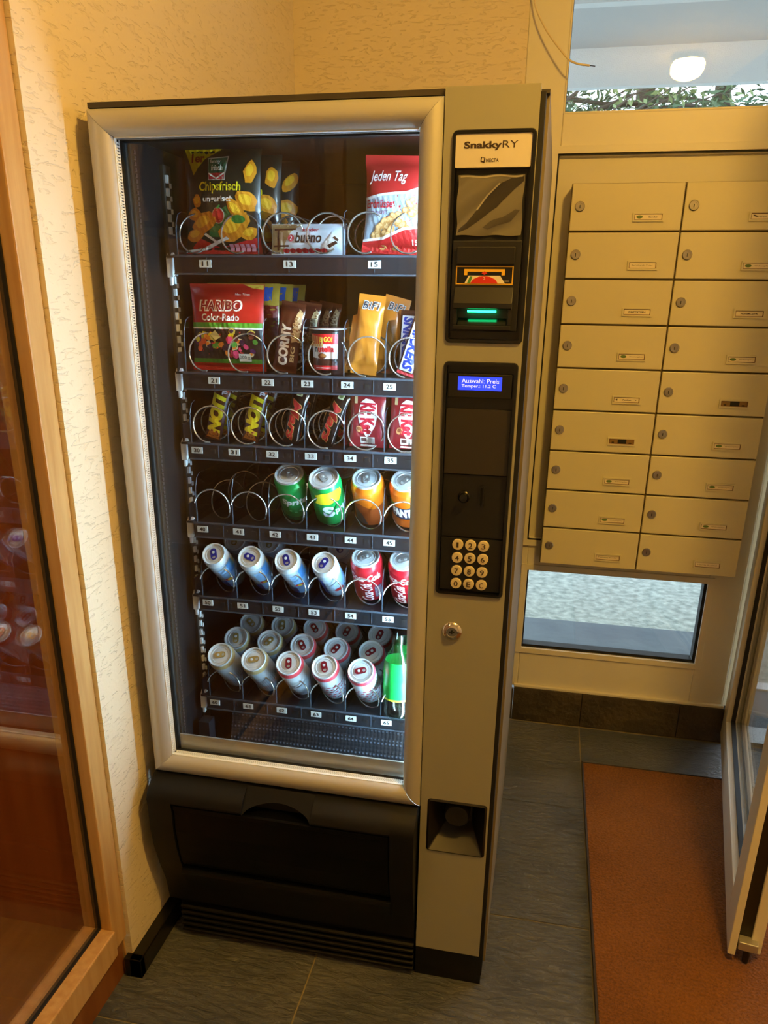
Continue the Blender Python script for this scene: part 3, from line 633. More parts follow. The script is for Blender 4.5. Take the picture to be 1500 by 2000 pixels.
mb = MB(); mb.box((.6060, .004, 1.503), (.7110, .012, 1.599), GASKET); mb.build('display_recess', ub)
mb = MB(); mb.box((.6045, -.004, 1.370), (.7110, .012, 1.503), BLK); mb.box((.6120, -.009, 1.468), (.7015, -.004, 1.494), BLK); bv = mb.build('banknote_reader', ub, bevel=.0015)
mb = MB(); mb.prism([(-.016, 1.404), (-.016, 1.412), (-.004, 1.436), (-.004, 1.404)], .6105, .7020, BLK); mb.box((.6105, -.012, 1.372), (.7020, -.004, 1.379), BLK); mb.box((.6105, -.012, 1.379), (.6165, -.004, 1.404), BLK); mb.box((.6960, -.012, 1.379), (.7020, -.004, 1.404), BLK); mb.build('note_mouth', ub, bevel=.001)
mb = MB(); Sf = flatY(.6115, -.0044, 1.4395); SW, SH = .0890, .0270; YEL = ink('e8b92c'); RED = ink('d0301c')
drect(mb, 0, 0, SW, SH, Sf, YEL, 0); drect(mb, .0018, .0018, SW-.0018, SH-.0018, Sf, ink('0c0c0e'), 1)
dpoly(mb, [(.013, .0135), (.013, .0225), (SW-.013, .0225), (SW-.013, .0135), (SW-.018, .0135), (SW-.018, .0185), (.018, .0185), (.018, .0135)], Sf, YEL, 2)
dpoly(mb, [(.014, .0018), (.020, .0130), (SW-.020, .0130), (SW-.012, .0018)], Sf, ink('e8e0c4'), 2); dpoly(mb, [(.018, .0018), (.022, .0118), (.026, .0118), (.023, .0018)], Sf, ink('4d8a3c'), 3)
dpoly(mb, [(.023, .0018), (.027, .0075), (.036, .0115), (.0445, .0125), (.053, .0115), (.062, .0075), (.066, .0018)], Sf, RED, 4)
dpoly(mb, [(.040, .0165), (.0445, .0140), (.049, .0165), (.0445, .0195)], Sf, RED, 4); dtext(mb, '2', (.043, .007, .046, .011), Sf, ink('f0e0d0'), 5)
dpoly(mb, [(.076, .004), (.083, .004), (.083, .0065), (.076, .0065)], Sf, ink('6a6a6a'), 3)
mb.build('banknote_sticker', ub)
MB().box((.6330, -.0140, 1.3985), (.6780, -.0115, 1.4015), mat('green_led', '#20ff80', .4, emit=('#18ff90', 14))).build('green_led', ub)
gl = MB(); gl.prism([(-.0118, 1.3795), (-.0045, 1.3805), (-.0045, 1.390)], .618, .694, mat('note_slot_dark', '#0b1410', .15)); gl.build('note_slot', ub)
# lower bezel
lb = bezel('selection_bezel', HO[1], .0055, .010)
mb = MB(); mb.box((.6055, .000, 1.265), (.7105, .010, 1.3035), BLK); mb.build('display_housing', lb, bevel=.001)
mb = MB(); Sf = flatY(.6220, -.0006, 1.2775); mb.box((.6220, -.0005, 1.2775), (.6935, .0, 1.2990), mat('lcd_blue', '#1c2cd0', .3, emit=('#2a40ff', 1.6)))
LT = mat('lcd_text', '#dfe4ff', .4, emit=('#e8ecff', 1.0)); dtext(mb, 'Auswahl: Preis', (.006, .0115, .067, .0185), Sf, LT, 1); dtext(mb, 'Temper.: 11.2 C', (.006, .003, .062, .0095), Sf, LT, 1); mb.build('lcd', lb)
MB().box((.6045, .004, 1.137), (.7115, .010, 1.246), mat('dark_grey_plate', '#2c2822', .45)).build('info_plate', lb)
MB().box((.6045, .0065, 1.025), (.7115, .010, 1.135), BLK).build('coin_plate', lb)
MB().lathe([(.0105, .007), (.0105, .003), (.0085, .001), (.0085, -.004), (.0065, -.007), (0, -.0075)], BLK2, (.6405, 0, 1.0965), 24, 'y').build('return_button', lb, smooth=40)
mb = MB(); ring(mb, rrect(.6655, 1.079, .6745, 1.117, .001, 1), rrect(.6680, 1.082, .6720, 1.114, .001, 1), .004, .0066, BLK2); mb.box((.668, .0055, 1.082), (.672, .0062, 1.114), mat('slot_black', '#000000', .9)); mb.build('coin_slot', lb)
MB().box((.6045, .0045, .925), (.7115, .010, 1.022), BLK).build('keypad_plate', lb)
KEYM = mat('key_cream', '#d9cda8', .35)
for i, s_ in enumerate('1234567890EC'):
    c, r = i % 3, i//3; x = .6340+.0228*c; z = 1.0105-.0243*r
    mb = MB(); mb.lathe([(.0098, .0045), (.0098, .001), (.0090, -.0005), (0, -.001)], KEYM, (x, 0, z), 24, 'y')
    dtext(mb, s_, (.0, .0, .0072 if s_ != '1' else .004, .0098), lambda u, v, o=0, x=x, z=z, s_=s_: (x-(.0036 if s_ != '1' else .002)+u, -.0012-o, z-.0049+v), INKD, 1, bold=.012)
    mb.build('key', lb, smooth=40)
# column lock
lk = MB(); lk.lathe([(.0185, 0), (.0185, -.002), (.0165, -.0045), (.0115, -.0075), (.0095, -.0075), (.0095, -.0055), (0, -.0055)], CHROME, (.6315, 0, .8435), 32, 'y'); lk.box((.6300, -.0062, .8405), (.6330, -.0054, .8475), GASKET); lk.box((.6265, -.0062, .8420), (.6295, -.0054, .8450), GASKET); lk.box((.6335, -.0062, .8420), (.6365, -.0054, .8450), GASKET); lk.build('door_lock', vm, smooth=35)
# change cup: black rimmed recess with a sloping tray
hx0, hx1, hz0, hz1 = HO[2]; mb = MB()
o_ = rrect(hx0, hz0, hx1, hz1, .007, 5); i_ = rrect(hx0+.004, hz0+.004, hx1-.004, hz1-.004, .004, 5); N = len(o_)
bk = [(hx0+.035+(p[0]-hx0)*.45, .055, hz0+.042+(p[1]-hz0)*.55) for p in i_]
vs = [(p[0], -.0005, p[1]) for p in o_]+[(p[0], -.003, p[1]) for p in i_]+bk
fs = []
for q in range(2):
    for i in range(N): j = (i+1) % N; fs.append((q*N+i, q*N+j, (q+1)*N+j, (q+1)*N+i))
fs.append(tuple(range(2*N, 3*N))); mb.add(vs, fs, mat('cup_black', '#15130f', .4)); cup = mb.build('change_cup', vm, smooth=30)
MB().lathe([(.026, .050), (.026, .012), (.023, .008), (0, .006)], mat('cup_button', '#1c1914', .35), (.658, 0, .432), 28, 'y').build('change_flap', cup, smooth=40)

# ---- delivery hatch
mb = MB(); PH = [(.02, .449), (-.008, .449), (-.036, .431), (-.046, .420), (-.050, .408), (-.047, .385), (-.047, .33), (-.040, .28), (-.024, .22), (-.006, .165), (.0, .13), (.004, .10), (.02, .10)]
mb.prism(PH, .001, .055, BLKD); mb.prism(PH, .530, XC-.004, BLKD)
ledge = [(.02, .449), (-.008, .449), (-.036, .431), (-.046, .420), (-.050, .408), (-.047, .402), (.0, .402), (.02, .42)]
mb.prism(ledge, .055, .215, BLKD); mb.prism(ledge, .365, .530, BLKD)
lower = [(-.014, .216), (-.027, .214), (-.0285, .206), (-.022, .196), (-.006, .158), (.0, .13), (.004, .10), (.03, .10), (.03, .216)]
mb.prism(lower, .055, .530, BLKD)
N = 16     # arched handle opening in the ledge
for i in range(N):
    xa = .215+.15*i/N; xb = .215+.15*(i+1)/N
    ha = .402+.026*math.sin(PI*i/N)**.6 if i else .402; hb = .402+.026*math.sin(PI*(i+1)/N)**.6 if i+1 < N else .402
    ha = min(ha, .430); hb = min(hb, .430); f_ = lambda h: [(.02, .449), (-.008, .449), (-.050+(h-.402)*.95, h), (.012, h)]
    A, B = f_(ha), f_(hb); n = 4; vs = [(xa, p[0], p[1]) for p in A]+[(xb, p[0], p[1]) for p in B]
    mb.add(vs, [(k, (k+1) % n, n+(k+1) % n, n+k) for k in range(n)], BLKD)
hs = mb.build('hatch_surround', vm, smooth=35)
fp = [(-.042, .398), (-.0435, .33), (-.0365, .28), (-.027, .238), (-.021, .226), (-.010, .224), (.004, .224), (.004, .398)]
mb = MB(); mb.prism(fp, .0575, .5275, mat('hatch_flap_black', '#020202', .45, spec=.2)); mb.box((.0575, -.0455, .386), (.5275, -.036, .3975), MC['hatch_flap_black']); mb.build('hatch_flap', vm, bevel=.0015)
mb = MB(); mb.prism([(-.012, .400), (-.012, .428), (.012, .430), (.012, .400)], .22, .36, mat('handle_well', '#14120c', .5)); mb.build('handle_well', vm)
# ventilation grille
for k in range(5):
    z = .012+.0165*k; MB().prism([(.0, z), (-.003, z+.003), (-.003, z+.0075), (.002, z+.0095), (.012, z+.0085), (.012, z)], .030, XC-.004, BLKD).build('grille_slat', vm)
MB().box((.025, .012, .0), (XC-.004, .05, .10), BLK2).build('base_panel', vm)
MB().box((.03, .05, 0), (.72, .78, .10), BLK2).build('base', vm)

# ==================================================================== PRODUCTS
def sgn_pow(x, p): return max(0.0, min(1.0, x))**p
def bag_surface(w_, h, d, seal=.012, wr=.0015, seed=0, inset=.05, p=.55):
    ph = seed*1.7
    def base(u, v):
        a = sgn_pow(math.sin(PI*max(0, min(1, u/w_))), p); b = sgn_pow(math.sin(PI*max(0, min(1, (v-seal)/(h-2*seal)))), p)
        bulge = d*a*b; wk = wr*(math.sin(60*u/.1+ph+22*v/.1)*.4+math.sin(34*v/.1+ph*2+9*u/.1)*.35+math.sin(15*(u+v)/.1+ph)*.5)*(b*.8+.2)*(a*.7+.1)
        cr = .0006*math.sin(v*3500) if (v < seal or v > h-seal) else 0
        ins = 1-inset*b
        return w_/2+(u-w_/2)*ins, bulge+wk, cr
    def front(u, v, o=0):
        x, b, c = base(u, v); return (x-w_/2, -b-c-o*2.2-.0006, v)
    def back(u, v):
        x, b, c = base(u, v); return (x-w_/2, b*.9-c+.0006, v)
    return front, back
def make_bag(name, label, cat, w_, h, d, bodym, loc, rot=(0, 0, 0), group=None, seed=0, seal=.012, wr=.0015, inset=.05, nu=22, nv=28, part='wrapper', p=.55):
    t = thing(name, label, cat, loc, rot, group); F_, B_ = bag_surface(w_, h, d, seal, wr, seed, inset, p)
    mb = MB(); mb.grid(lambda a, b: F_(a*w_, b*h), nu, nv, bodym); mb.grid(lambda a, b: B_(a*w_, b*h), nu, nv, bodym, True); mb.build(part, t, smooth='keep')
    return t, F_
def foil(h, rough=.28): return mat('foil_'+h, '#'+h, rough, coat=.4)
CR = random.Random(11)
def blob(mb, cx, cy, a, b, F_, cols, layer, L=.006, rot=None, n=12):
    rot = CR.uniform(-.8, .8) if rot is None else rot
    P = [(cx+(a*math.cos(t)*(1+CR.uniform(-.18, .18)))*math.cos(rot)-b*math.sin(t)*math.sin(rot), cy+a*math.cos(t)*math.sin(rot)+b*math.sin(t)*(1+CR.uniform(-.18, .18))*math.cos(rot)) for t in [2*PI*k/n for k in range(n)]]
    dpoly(mb, P, F_, cols[0], layer, L)
    if len(cols) > 1:
        P2 = [(cx+(x-cx)*.62-a*.1, cy+(y-cy)*.55+b*.15) for x, y in P]; dpoly(mb, P2, F_, cols[1], layer+1, L)

# --- crisps (lane 11)
def crisps(k, x, y, label):
    t, F_ = make_bag('crisp_bag', label, 'crisp bag', .150, .182, .024, foil('16241c'), (x, y, FZ[0]+.002), (math.radians(-4), 0, math.radians(3*k)), 'crisp bags behind number 11', seed=k)
    m = MB(); W_, H_ = .150, .182
    dpoly(m, [(.002, .180), (.075, .176), (.045, .158), (.022, .132)], F_, ink('c8b414'), 1, .008); dtext(m, '1er', (.018, .153, .045, .169), F_, ink('8a2414'), 2, bold=.03, L=.008)
    dpoly(m, [(.052, .160), (.092, .163), (.088, .122), (.055, .122)], F_, ink('b9c4b8'), 1, .008); dpoly(m, [(.0535, .158), (.0905, .161), (.0865, .134), (.055, .134)], F_, ink('1e5a3c'), 2, .008)
    dpoly(m, [(.055, .134), (.0865, .134), (.0865, .1235), (.0565, .1235)], F_, ink('b42430'), 2, .008); dpoly(m, [(.056, .135), (.071, .126), (.0865, .135), (.0865, .132), (.071, .1235), (.056, .132)], F_, ink('e8e8dc'), 3, .008)
    dtext(m, 'funny', (.057, .149, .078, .157), F_, ink('dfe6d8'), 4, bold=.02, L=.008); dtext(m, 'frisch', (.060, .138, .083, .148), F_, ink('dfe6d8'), 4, bold=.02, L=.008)
    dtext(m, 'Chipsfrisch', (.036, .100, .118, .120), F_, ink('e8d820'), 3, bold=.02, L=.008); dtext(m, 'ungarisch', (.044, .084, .104, .096), F_, ink('f0f0ea'), 3, bold=.02, L=.008)
    dpoly(m, [(.050, .030), (.060, .064), (.090, .080), (.104, .060), (.110, .028)], F_, ink('1d6a34'), 1, .008)
    dell(m, .0735, .064, .0125, .0135, F_, ink('c8c0b0'), 2, .008); dell(m, .0735, .064, .0110, .0120, F_, ink('b81c1c'), 3, .008); dpoly(m, [(.071, .076), (.077, .082), (.079, .080), (.074, .074)], F_, ink('3f8a3a'), 4)
    O = ink('d88a18'), ink('f0b428')
    for a in ((.134, .136, .011, .020), (.128, .088, .020, .016), (.108, .074, .022, .012), (.030, .088, .010, .011), (.024, .066, .015, .011), (.042, .052, .027, .016), (.022, .034, .018, .011), (.104, .046, .034, .018), (.130, .036, .016, .010)):
        blob(m, *a, F_, O, 3)
    dell(m, .112, .058, .013, .007, F_, ink('2d7a2c'), 5, .008)
    dpoly(m, [(.000, .002), (.030, .028), (.070, .012), (.148, .030), (.149, .002)], F_, ink('c82a2a'), 1, .008)
    dpoly(m, [(.000, .004), (.040, .008), (.090, .026), (.086, .030), (.036, .012), (.004, .008)], F_, ink('e6e6e0'), 6, .008); dpoly(m, [(.045, .036), (.070, .020), (.066, .018), (.041, .033)], F_, ink('e6e6e0'), 6, .008)
    for q in range(5): drect(m, .088+.0105*q, .006, .096+.0105*q, .018, F_, ink('e4a0b4'), 6, .01)
    m.build('front_print', t)
crisps(0, .160, .158, 'green and black crisp bag with yellow corner, front of number 11')
crisps(1, .176, .222, 'second crisp bag, right behind the front one at number 11')
crisps(2, .190, .285, 'rearmost crisp bag of number 11, only its edge showing')

# --- hazelnut bar lying in lane 13
t, F_ = make_bag('wafer_bar', 'white wrapped hazelnut wafer bar lying across the coils at number 13', 'chocolate bar', .140, .052, .012, foil('dfe4ea'), (.322, .155, FZ[0]+.003), (math.radians(-8), 0, 0), seed=3, seal=.004, inset=.02, nu=20, nv=12)
m = MB(); dpoly(m, [(.001, .001), (.001, .051), (.060, .051), (.040, .038), (.028, .018), (.024, .001)], F_, ink('b9a070'), 1, .008); drect(m, .006, .040, .048, .043, F_, ink('5a3018'), 2, .008); drect(m, .012, .004, .016, .040, F_, ink('5a3018'), 2, .008); drect(m, .019, .010, .024, .036, F_, ink('e8dcc8'), 2, .008); drect(m, .005, .012, .035, .015, F_, ink('5a3018'), 2, .008)
dtext(m, 'bueno', (.048, .018, .098, .036), F_, ink('3a2418'), 3, bold=.02, shear=.2, L=.008); dtext(m, 'kinder', (.062, .037, .092, .044), F_, ink('c03040'), 3, bold=.02, L=.008); dell(m, .040, .026, .006, .006, F_, ink('c8404a'), 3, .008); dtext(m, '2', (.038, .022, .0425, .030), F_, ink('ffffff'), 4)
dpoly(m, [(.098, .012), (.118, .036), (.134, .026), (.116, .006)], F_, ink('ece4d8'), 3, .008); dpoly(m, [(.112, .010), (.128, .018), (.124, .022), (.108, .014)], F_, ink('4a2a1c'), 4, .008); dpoly(m, [(.122, .030), (.130, .024), (.127, .021), (.119, .027)], F_, ink('4a2a1c'), 4, .008)
for q in range(7): dell(m, .030+.012*q, .006, .006, .0035, F_, ink('c02a30'), 3, .008)
m.build('front_print', t)

# --- peanuts (lane 15)
def peanuts(k, y, label):
    t, F_ = make_bag('peanut_bag', label, 'snack bag', .134, .160, .024, foil('b4282a'), (.486, y, FZ[0]+.002), (math.radians(-3), math.radians(2), math.radians(-4*k)), 'peanut bags behind number 15', seed=5+k, seal=.014, inset=.07)
    m = MB(); SKY = ink('a8bcd0'); RD = ink('c8262c')
    dpoly(m, [(.001, .090), (.001, .014), (.133, .014), (.133, .116), (.110, .108), (.080, .098), (.040, .096)], F_, SKY, 1, .008)
    dpoly(m, [(.001, .092), (.040, .098), (.080, .101), (.110, .111), (.133, .122), (.133, .118), (.110, .107), (.080, .097), (.040, .094), (.001, .087)], F_, ink('e8ecf0'), 3, .008)
    dtext(m, 'Jeden Tag', (.008, .112, .080, .134), F_, ink('f4ecec'), 3, bold=.012, shear=.35, L=.008)
    dtext(m, 'Erdnüsse', (.004, .074, .056, .088), F_, ink('b02434'), 3, bold=.02, L=.008); dtext(m, 'GERÖSTET', (.006, .064, .048, .071), F_, ink('8a4a6a'), 3, L=.01); drect(m, .100, .128, .130, .1295, F_, ink('f0d8d8'), 3)
    for q in range(58):
        u = CR.uniform(.022, .128); v = CR.uniform(.024, .030+.060*min(1, (u-.01)/.08)); 
        blob(m, u, v, .0075, .0055, F_, (ink('c89458'), ink('e2b880')), 4+q % 3, None, n=9)
    dpoly(m, [(.001, .002), (.001, .020), (.040, .024), (.080, .040), (.133, .046), (.133, .002)], F_, RD, 9, .008); dpoly(m, [(.001, .020), (.040, .024), (.080, .040), (.133, .046), (.133, .050), (.078, .044), (.038, .028), (.001, .024)], F_, ink('f0ece8'), 10, .008)
    dtext(m, '150 g', (.094, .014, .122, .026), F_, ink('f4f0ec'), 11, bold=.03, L=.01); dell(m, .040, .012, .007, .004, F_, ink('c8a060'), 10); dell(m, .062, .012, .007, .004, F_, ink('b89050'), 10)
    m.build('front_print', t)
peanuts(0, .165, 'red and pale blue bag of peanuts, front of number 15')
peanuts(1, .235, 'second red peanut bag hidden behind the first at number 15')

# --- sweets bag (lane 21)
t, F_ = make_bag('sweets_bag', 'red bag of mixed sweets with white lettering, front of number 21', 'sweets bag', .150, .158, .020, foil('b8241c'), (.158, .156, FZ[1]+.002), (math.radians(-3), 0, 0), 'sweets bags behind number 21', seed=8, seal=.008, inset=.05)
m = MB(); W_ = .150
drect(m, .001, .002, W_-.001, .014, F_, ink('b02418'), 1, .008); drect(m, .001, .014, W_-.001, .022, F_, ink('48882a'), 1, .008); drect(m, .001, .022, W_-.001, .078, F_, ink('2a1a16'), 1, .008); drect(m, .001, .079, W_-.001, .088, F_, ink('58a02c'), 2, .008); drect(m, .001, .0765, W_-.001, .0795, F_, ink('e0e6da'), 2, .008)
dtext(m, 'HARIBO', (.020, .108, .112, .129), F_, ink('f4ece8'), 2, bold=.075, shear=.1, L=.008, space=1.12); dtext(m, 'HARIBO', (.0235, .1105, .1085, .1265), F_, ink('8c1c24'), 3, bold=.02, shear=.1, L=.008, space=1.12)
dtext(m, 'Color-Rado', (.026, .091, .106, .104), F_, ink('f0f4f4'), 3, bold=.025, L=.008)
dtext(m, 'Neu', (.096, .137, .107, .141), F_, ink('f0e0d8'), 3); dtext(m, 'Tüten', (.110, .137, .124, .141), F_, ink('f0e0d8'), 3)
dpoly(m, [(.110, .157), (.149, .157), (.149, .148), (.128, .150)], F_, ink('c8a83c'), 2, .008)
SW = ['d8c850', 'e8642a', 'f0e02a', '3a1e3a', 'b8323a', '181414', '50963a', 'e89030', 'e0d8b0', '5a2a6a', '6a3020', 'd84a80']
for q in range(46): c = SW[q % len(SW)]; blob(m, CR.uniform(.012, .138), CR.uniform(.028, .072), CR.uniform(.005, .009), CR.uniform(.004, .008), F_, (ink(c), ink(SW[(q*5+3) % 12]) if q % 4 == 0 else ink(c)), 3+q % 4, None, n=7)
dpoly(m, [(.044, .066), (.056, .056), (.068, .062), (.057, .074)], F_, ink('d8cc88'), 8); dpoly(m, [(.044, .066), (.056, .056), (.056, .051), (.044, .060)], F_, ink('a89848'), 8)
drect(m, .102, .018, .126, .032, F_, ink('c8ccc0'), 9); dtext(m, '200 g', (.104, .021, .124, .029), F_, ink('303030'), 10)
m.build('front_print', t)
GOLD = foil('a88c34', .22)
for k, (x, y, lb_) in enumerate(((.170, .212, 'gold topped sweets bag, second at number 21'), (.180, .262, 'gold topped sweets bag, third at number 21'), (.190, .312, 'gold topped sweets bag with blue corner, rearmost at number 21'))):
    t, F_ = make_bag('sweets_bag', lb_, 'sweets bag', .150, .160, .018, GOLD, (x, y, FZ[1]+.002), (math.radians(-2), 0, 0), 'sweets bags behind number 21', seed=20+k, seal=.010, wr=.003)
    m = MB(); drect(m, .001, .002, .149, .120, F_, ink('7a1c14'), 1, .01); drect(m, .118, .128, .136, .154, F_, ink('1c5ab0'), 1, .01); dtext(m, 'Neue', (.096, .140, .114, .147), F_, ink('f0e8c0'), 2); m.build('front_print', t)

# --- generic bars
def bar(name, label, cat, w_, h, d, colr, x, y, F, lean, group, seed, prt, yaw_=0, part='wrapper', pitch_=-6):
    t, F_ = make_bag(name, label, cat, w_, h, d, foil(colr), (x, y, F+.003), (math.radians(pitch_), math.radians(lean), math.radians(yaw_)), group, seed=seed, seal=.007, wr=.0010, inset=.02, nu=12, nv=26, p=.45)
    m = MB(); prt(m, F_, w_, h)
    if m.v: m.build('front_print', t)
    return t
def corny(m, F_, w_, h):
    dtext(m, 'CORNY', (.010, .012, .030, .088), F_, ink('e8e4dc'), 3, bold=.05, rot=90, L=.008); dtext(m, 'BIG', (.034, .020, .042, .048), F_, ink('d8c8a8'), 3, bold=.03, rot=90, L=.008)
    dpoly(m, [(.033, .055), (.046, .060), (.046, .112), (.038, .118), (.034, .100)], F_, ink('c0a070'), 2, .008)
    for q in range(14): blob(m, CR.uniform(.034, .045), CR.uniform(.06, .112), .004, .003, F_, (ink('e0c89a'), ink('8a6030')), 4, None, n=7)
    drect(m, .004, .112, .044, .120, F_, ink('4a2014'), 2, .008)
for k, (x, y, lb_) in enumerate(((.268, .158, 'brown cereal bar with white upright lettering, front of number 22'), (.284, .208, 'second cereal bar behind the front one at number 22'), (.292, .258, 'third cereal bar at number 22'), (.298, .308, 'rearmost cereal bar at number 22'))):
    bar('cereal_bar', lb_, 'snack bar', .048, .128, .012, '55281a', x, y, FZ[1], 9, 'cereal bars behind number 22', 30+k, corny)
# --- spread-and-sticks tub (lane 23)
def tub(k, x, y, label):
    t = thing('snack_tub', label, 'snack tub', (x, y, FZ[1]+.001), (0, 0, math.radians(-4+3*k)), 'snack tubs behind number 23')
    n = 28; prof = [(.026, 0), (.0275, .004), (.032, .078), (.0345, .080), (.0345, .083)]
    mb = MB(); mb.lathe(prof, mat('tub_brown', '#1e1412', .25), n=n); mb.build('cup', t, smooth=40)
    mb = MB(); mb.lathe([(.0345, .083), (.0355, .084), (.0345, .0855), (0, .0855)], foil('3a2a2c', .2), n=n); mb.lathe([(.0350, .0815), (.0362, .0825), (.0350, .0835)], ink('c8ccd0'), n=n, cap=False); mb.build('foil_lid', t, smooth=40)
    def Sf(u, v, o=0):
        r = .0277+(.032-.0277)*(v-.004)/.074+.0002+o; a = u/.032; return (r*math.sin(a), -r*math.cos(a), v)
    m = MB(); drect(m, -.030, .056, .030, .074, Sf, ink('c01c20'), 1, .006); drect(m, -.030, .030, .030, .056, Sf, ink('cfd6dc'), 1, .006); dpoly(m, [(-.030, .026), (-.030, .032), (0, .030), (.030, .024), (.030, .016), (-.030, .016)], Sf, ink('3a1c14'), 2, .006); drect(m, -.030, .010, .030, .018, Sf, ink('b01c20'), 3, .006)
    for q in range(6): drect(m, -.029+.0052*q, .052, -.0255+.0052*q, .073-.001*q, Sf, ink('c8a264'), 3, .006)
    dtext(m, 'n', (-.018, .042, -.011, .051), Sf, ink('181010'), 4, bold=.04, L=.006); dtext(m, 'utella', (-.010, .042, .022, .053), Sf, ink('c01c24'), 4, bold=.04, L=.006); dtext(m, '& GO!', (-.006, .060, .018, .069), Sf, ink('f0d040'), 4, bold=.02, L=.006)
    dell(m, -.002, .035, .009, .005, Sf, ink('6a3a20'), 4, .006); dell(m, 0, .036, .006, .003, Sf, ink('a06a3a'), 5, .006); drect(m, -.018, .013, .016, .0145, Sf, ink('e8c8c8'), 4, .006)
    m.build('label', t)
tub(0, .357, .158, 'snack tub with bread sticks and spread, front of number 23')
tub(1, .358, .232, 'second snack tub, behind the front one at number 23')
# --- sausage snack (lane 24)
def bifi(k, x, y, lean, yw, label):
    OR = foil('d8862a', .3)
    t, F_ = make_bag('sausage_snack', label, 'snack bar', .050, .142, .013, OR, (x, y, FZ[1]+.003), (math.radians(-6), math.radians(lean), math.radians(yw)), 'sausage snacks behind number 24', seed=50+k, seal=.016, wr=.0016, inset=.02, nu=14, nv=30, p=.5)
    m = MB(); dtext(m, 'BiFi', (.009, .115, .043, .131), F_, ink('e8ecf0'), 3, bold=.06, shear=.15, L=.008, space=1.15); dtext(m, 'BiFi', (.0108, .1165, .0412, .1295), F_, ink('1c2030'), 4, bold=.0, shear=.15, L=.008, space=1.15)
    m.build('front_print', t)
    mb = MB(); mb.grid(lambda a, b: (-.034+.012*a, .004+.003*math.sin(7*b), .002+.10*b+.006*a), 4, 14, OR); mb.build('side_seam', t, smooth='keep')
bifi(0, .424, .158, 6, 0, 'orange wrapped sausage snack standing front of number 24'); bifi(1, .444, .215, 14, 8, 'second orange sausage snack leaning behind the first at number 24')
# --- number 25 bars
def snick(m, F_, w_, h):
    dpoly(m, [(.004, .008), (w_-.006, .008), (w_-.006, h-.010), (.004, h-.010)], F_, ink('e4e6ec'), 2, .008); dtext(m, 'SNICKERS', (.007, .010, .028, h-.012), F_, ink('1c3aa8'), 3, bold=.05, shear=.2, rot=-90, L=.008)
    drect(m, .001, .001, w_-.001, .007, F_, ink('c03040'), 2, .008)
bar('chocolate_bar', 'brown chocolate bar with blue lettering on white, front of number 25', 'chocolate bar', .036, .115, .010, '4a2a20', .505, .155, FZ[1], 17, 'chocolate bars behind number 25', 60, snick)
bar('chocolate_bar', 'brown chocolate bar behind the blue lettered one at number 25', 'chocolate bar', .036, .115, .010, '4a2a20', .500, .195, FZ[1], 2, 'chocolate bars behind number 25', 61, snick)
# --- row 3
def lion(m, F_, w_, h):
    dtext(m, 'LION', (.003, .014, .031, .092), F_, ink('d8d024'), 3, bold=.075, rot=-90, shear=.2, L=.008); dtext(m, 'XL', (.020, .092, .030, .104), F_, ink('d0d0dc'), 3, bold=.04, rot=-90, L=.01)
    dpoly(m, [(.003, .004), (.030, .004), (.026, .018), (.010, .022)], F_, ink('c07a34'), 2, .008); drect(m, .003, .098, .032, .112, F_, ink('b0481c'), 2, .008)
    for q in range(6): blob(m, CR.uniform(.006, .028), CR.uniform(.006, .020), .004, .003, F_, (ink('d89a50'), ink('8a4a1c')), 4, None, n=7)
for k, (i, y, lb_) in enumerate(((0, .150, 'leftmost brown bar with big yellow letters'), (0, .190, 'brown bar hidden behind the leftmost yellow lettered bar'), (1, .150, 'brown bar with big yellow letters, left of the black bars'), (1, .190, 'brown bar hidden behind the yellow lettered bar beside the black bars'))):
    bar('chocolate_bar', lb_, 'chocolate bar', .034, .112, .010, '4a2414', lane(i)-.006+(.006 if k % 2 else 0), y, FZ[2], 13, 'chocolate bars behind numbers 30 and 31', 70+k, lion)
def mars(m, F_, w_, h):
    dtext(m, 'Mars', (.005, .006, .026, .088), F_, ink('c8a058'), 3, bold=.055, rot=-90, shear=.35, L=.008); dtext(m, 'Mars', (.006, .0075, .025, .0865), F_, ink('b8282a'), 4, bold=.03, rot=-90, shear=.35, L=.008)
    drect(m, .029, .008, .0302, .100, F_, ink('a8a090'), 3, .01); drect(m, .010, .094, .022, .106, F_, ink('c8c8a0'), 3); dell(m, .016, .100, .004, .004, F_, ink('6a7a4a'), 4)
for k, (i, dx, y, ln, lb_) in enumerate(((2, .0, .150, 13, 'black bar with red script, leaning, beside the brown yellow lettered bar'), (2, .006, .190, 13, 'black bar tucked behind the left red script bar'), (3, -.008, .150, 20, 'black bar with red script, leaning most, beside the red wafer bars'), (3, .014, .188, 20, 'black bar showing its end behind the most leaning black bar'))):
    bar('chocolate_bar', lb_, 'chocolate bar', .033, .112, .010, '120e0e', lane(i)+dx, y, FZ[2], ln, 'chocolate bars behind numbers 32 and 33', 80+k, mars)
def kitkat(m, F_, w_, h):
    WH = ink('ece8ea'); RD = ink('b81c34')
    dpoly(m, [(.016, .058), (.020, .084), (.030, .092), (.042, .090), (.052, .082), (.054, .058), (.050, .040), (.040, .022), (.034, .020), (.028, .028), (.020, .044)], F_, WH, 2, .008)
    dtext(m, 'Kit', (.019, .062, .051, .084), F_, RD, 3, bold=.06, rot=-90, L=.008); dtext(m, 'Kat', (.021, .026, .049, .056), F_, RD, 3, bold=.06, rot=-90, L=.008)
    drect(m, .008, .082, .014, .096, F_, ink('c8b088'), 2); drect(m, .022, .002, .050, .020, F_, ink('dcd4cc'), 2, .008)
    for q in range(6): drect(m, .038+.002*q, .004, .0388+.002*q, .018, F_, ink('403030'), 3)
    drect(m, .024, .012, .034, .018, F_, ink('604040'), 3); blob(m, .020, .034, .007, .006, F_, (ink('c89060'), ink('8a5030')), 3)
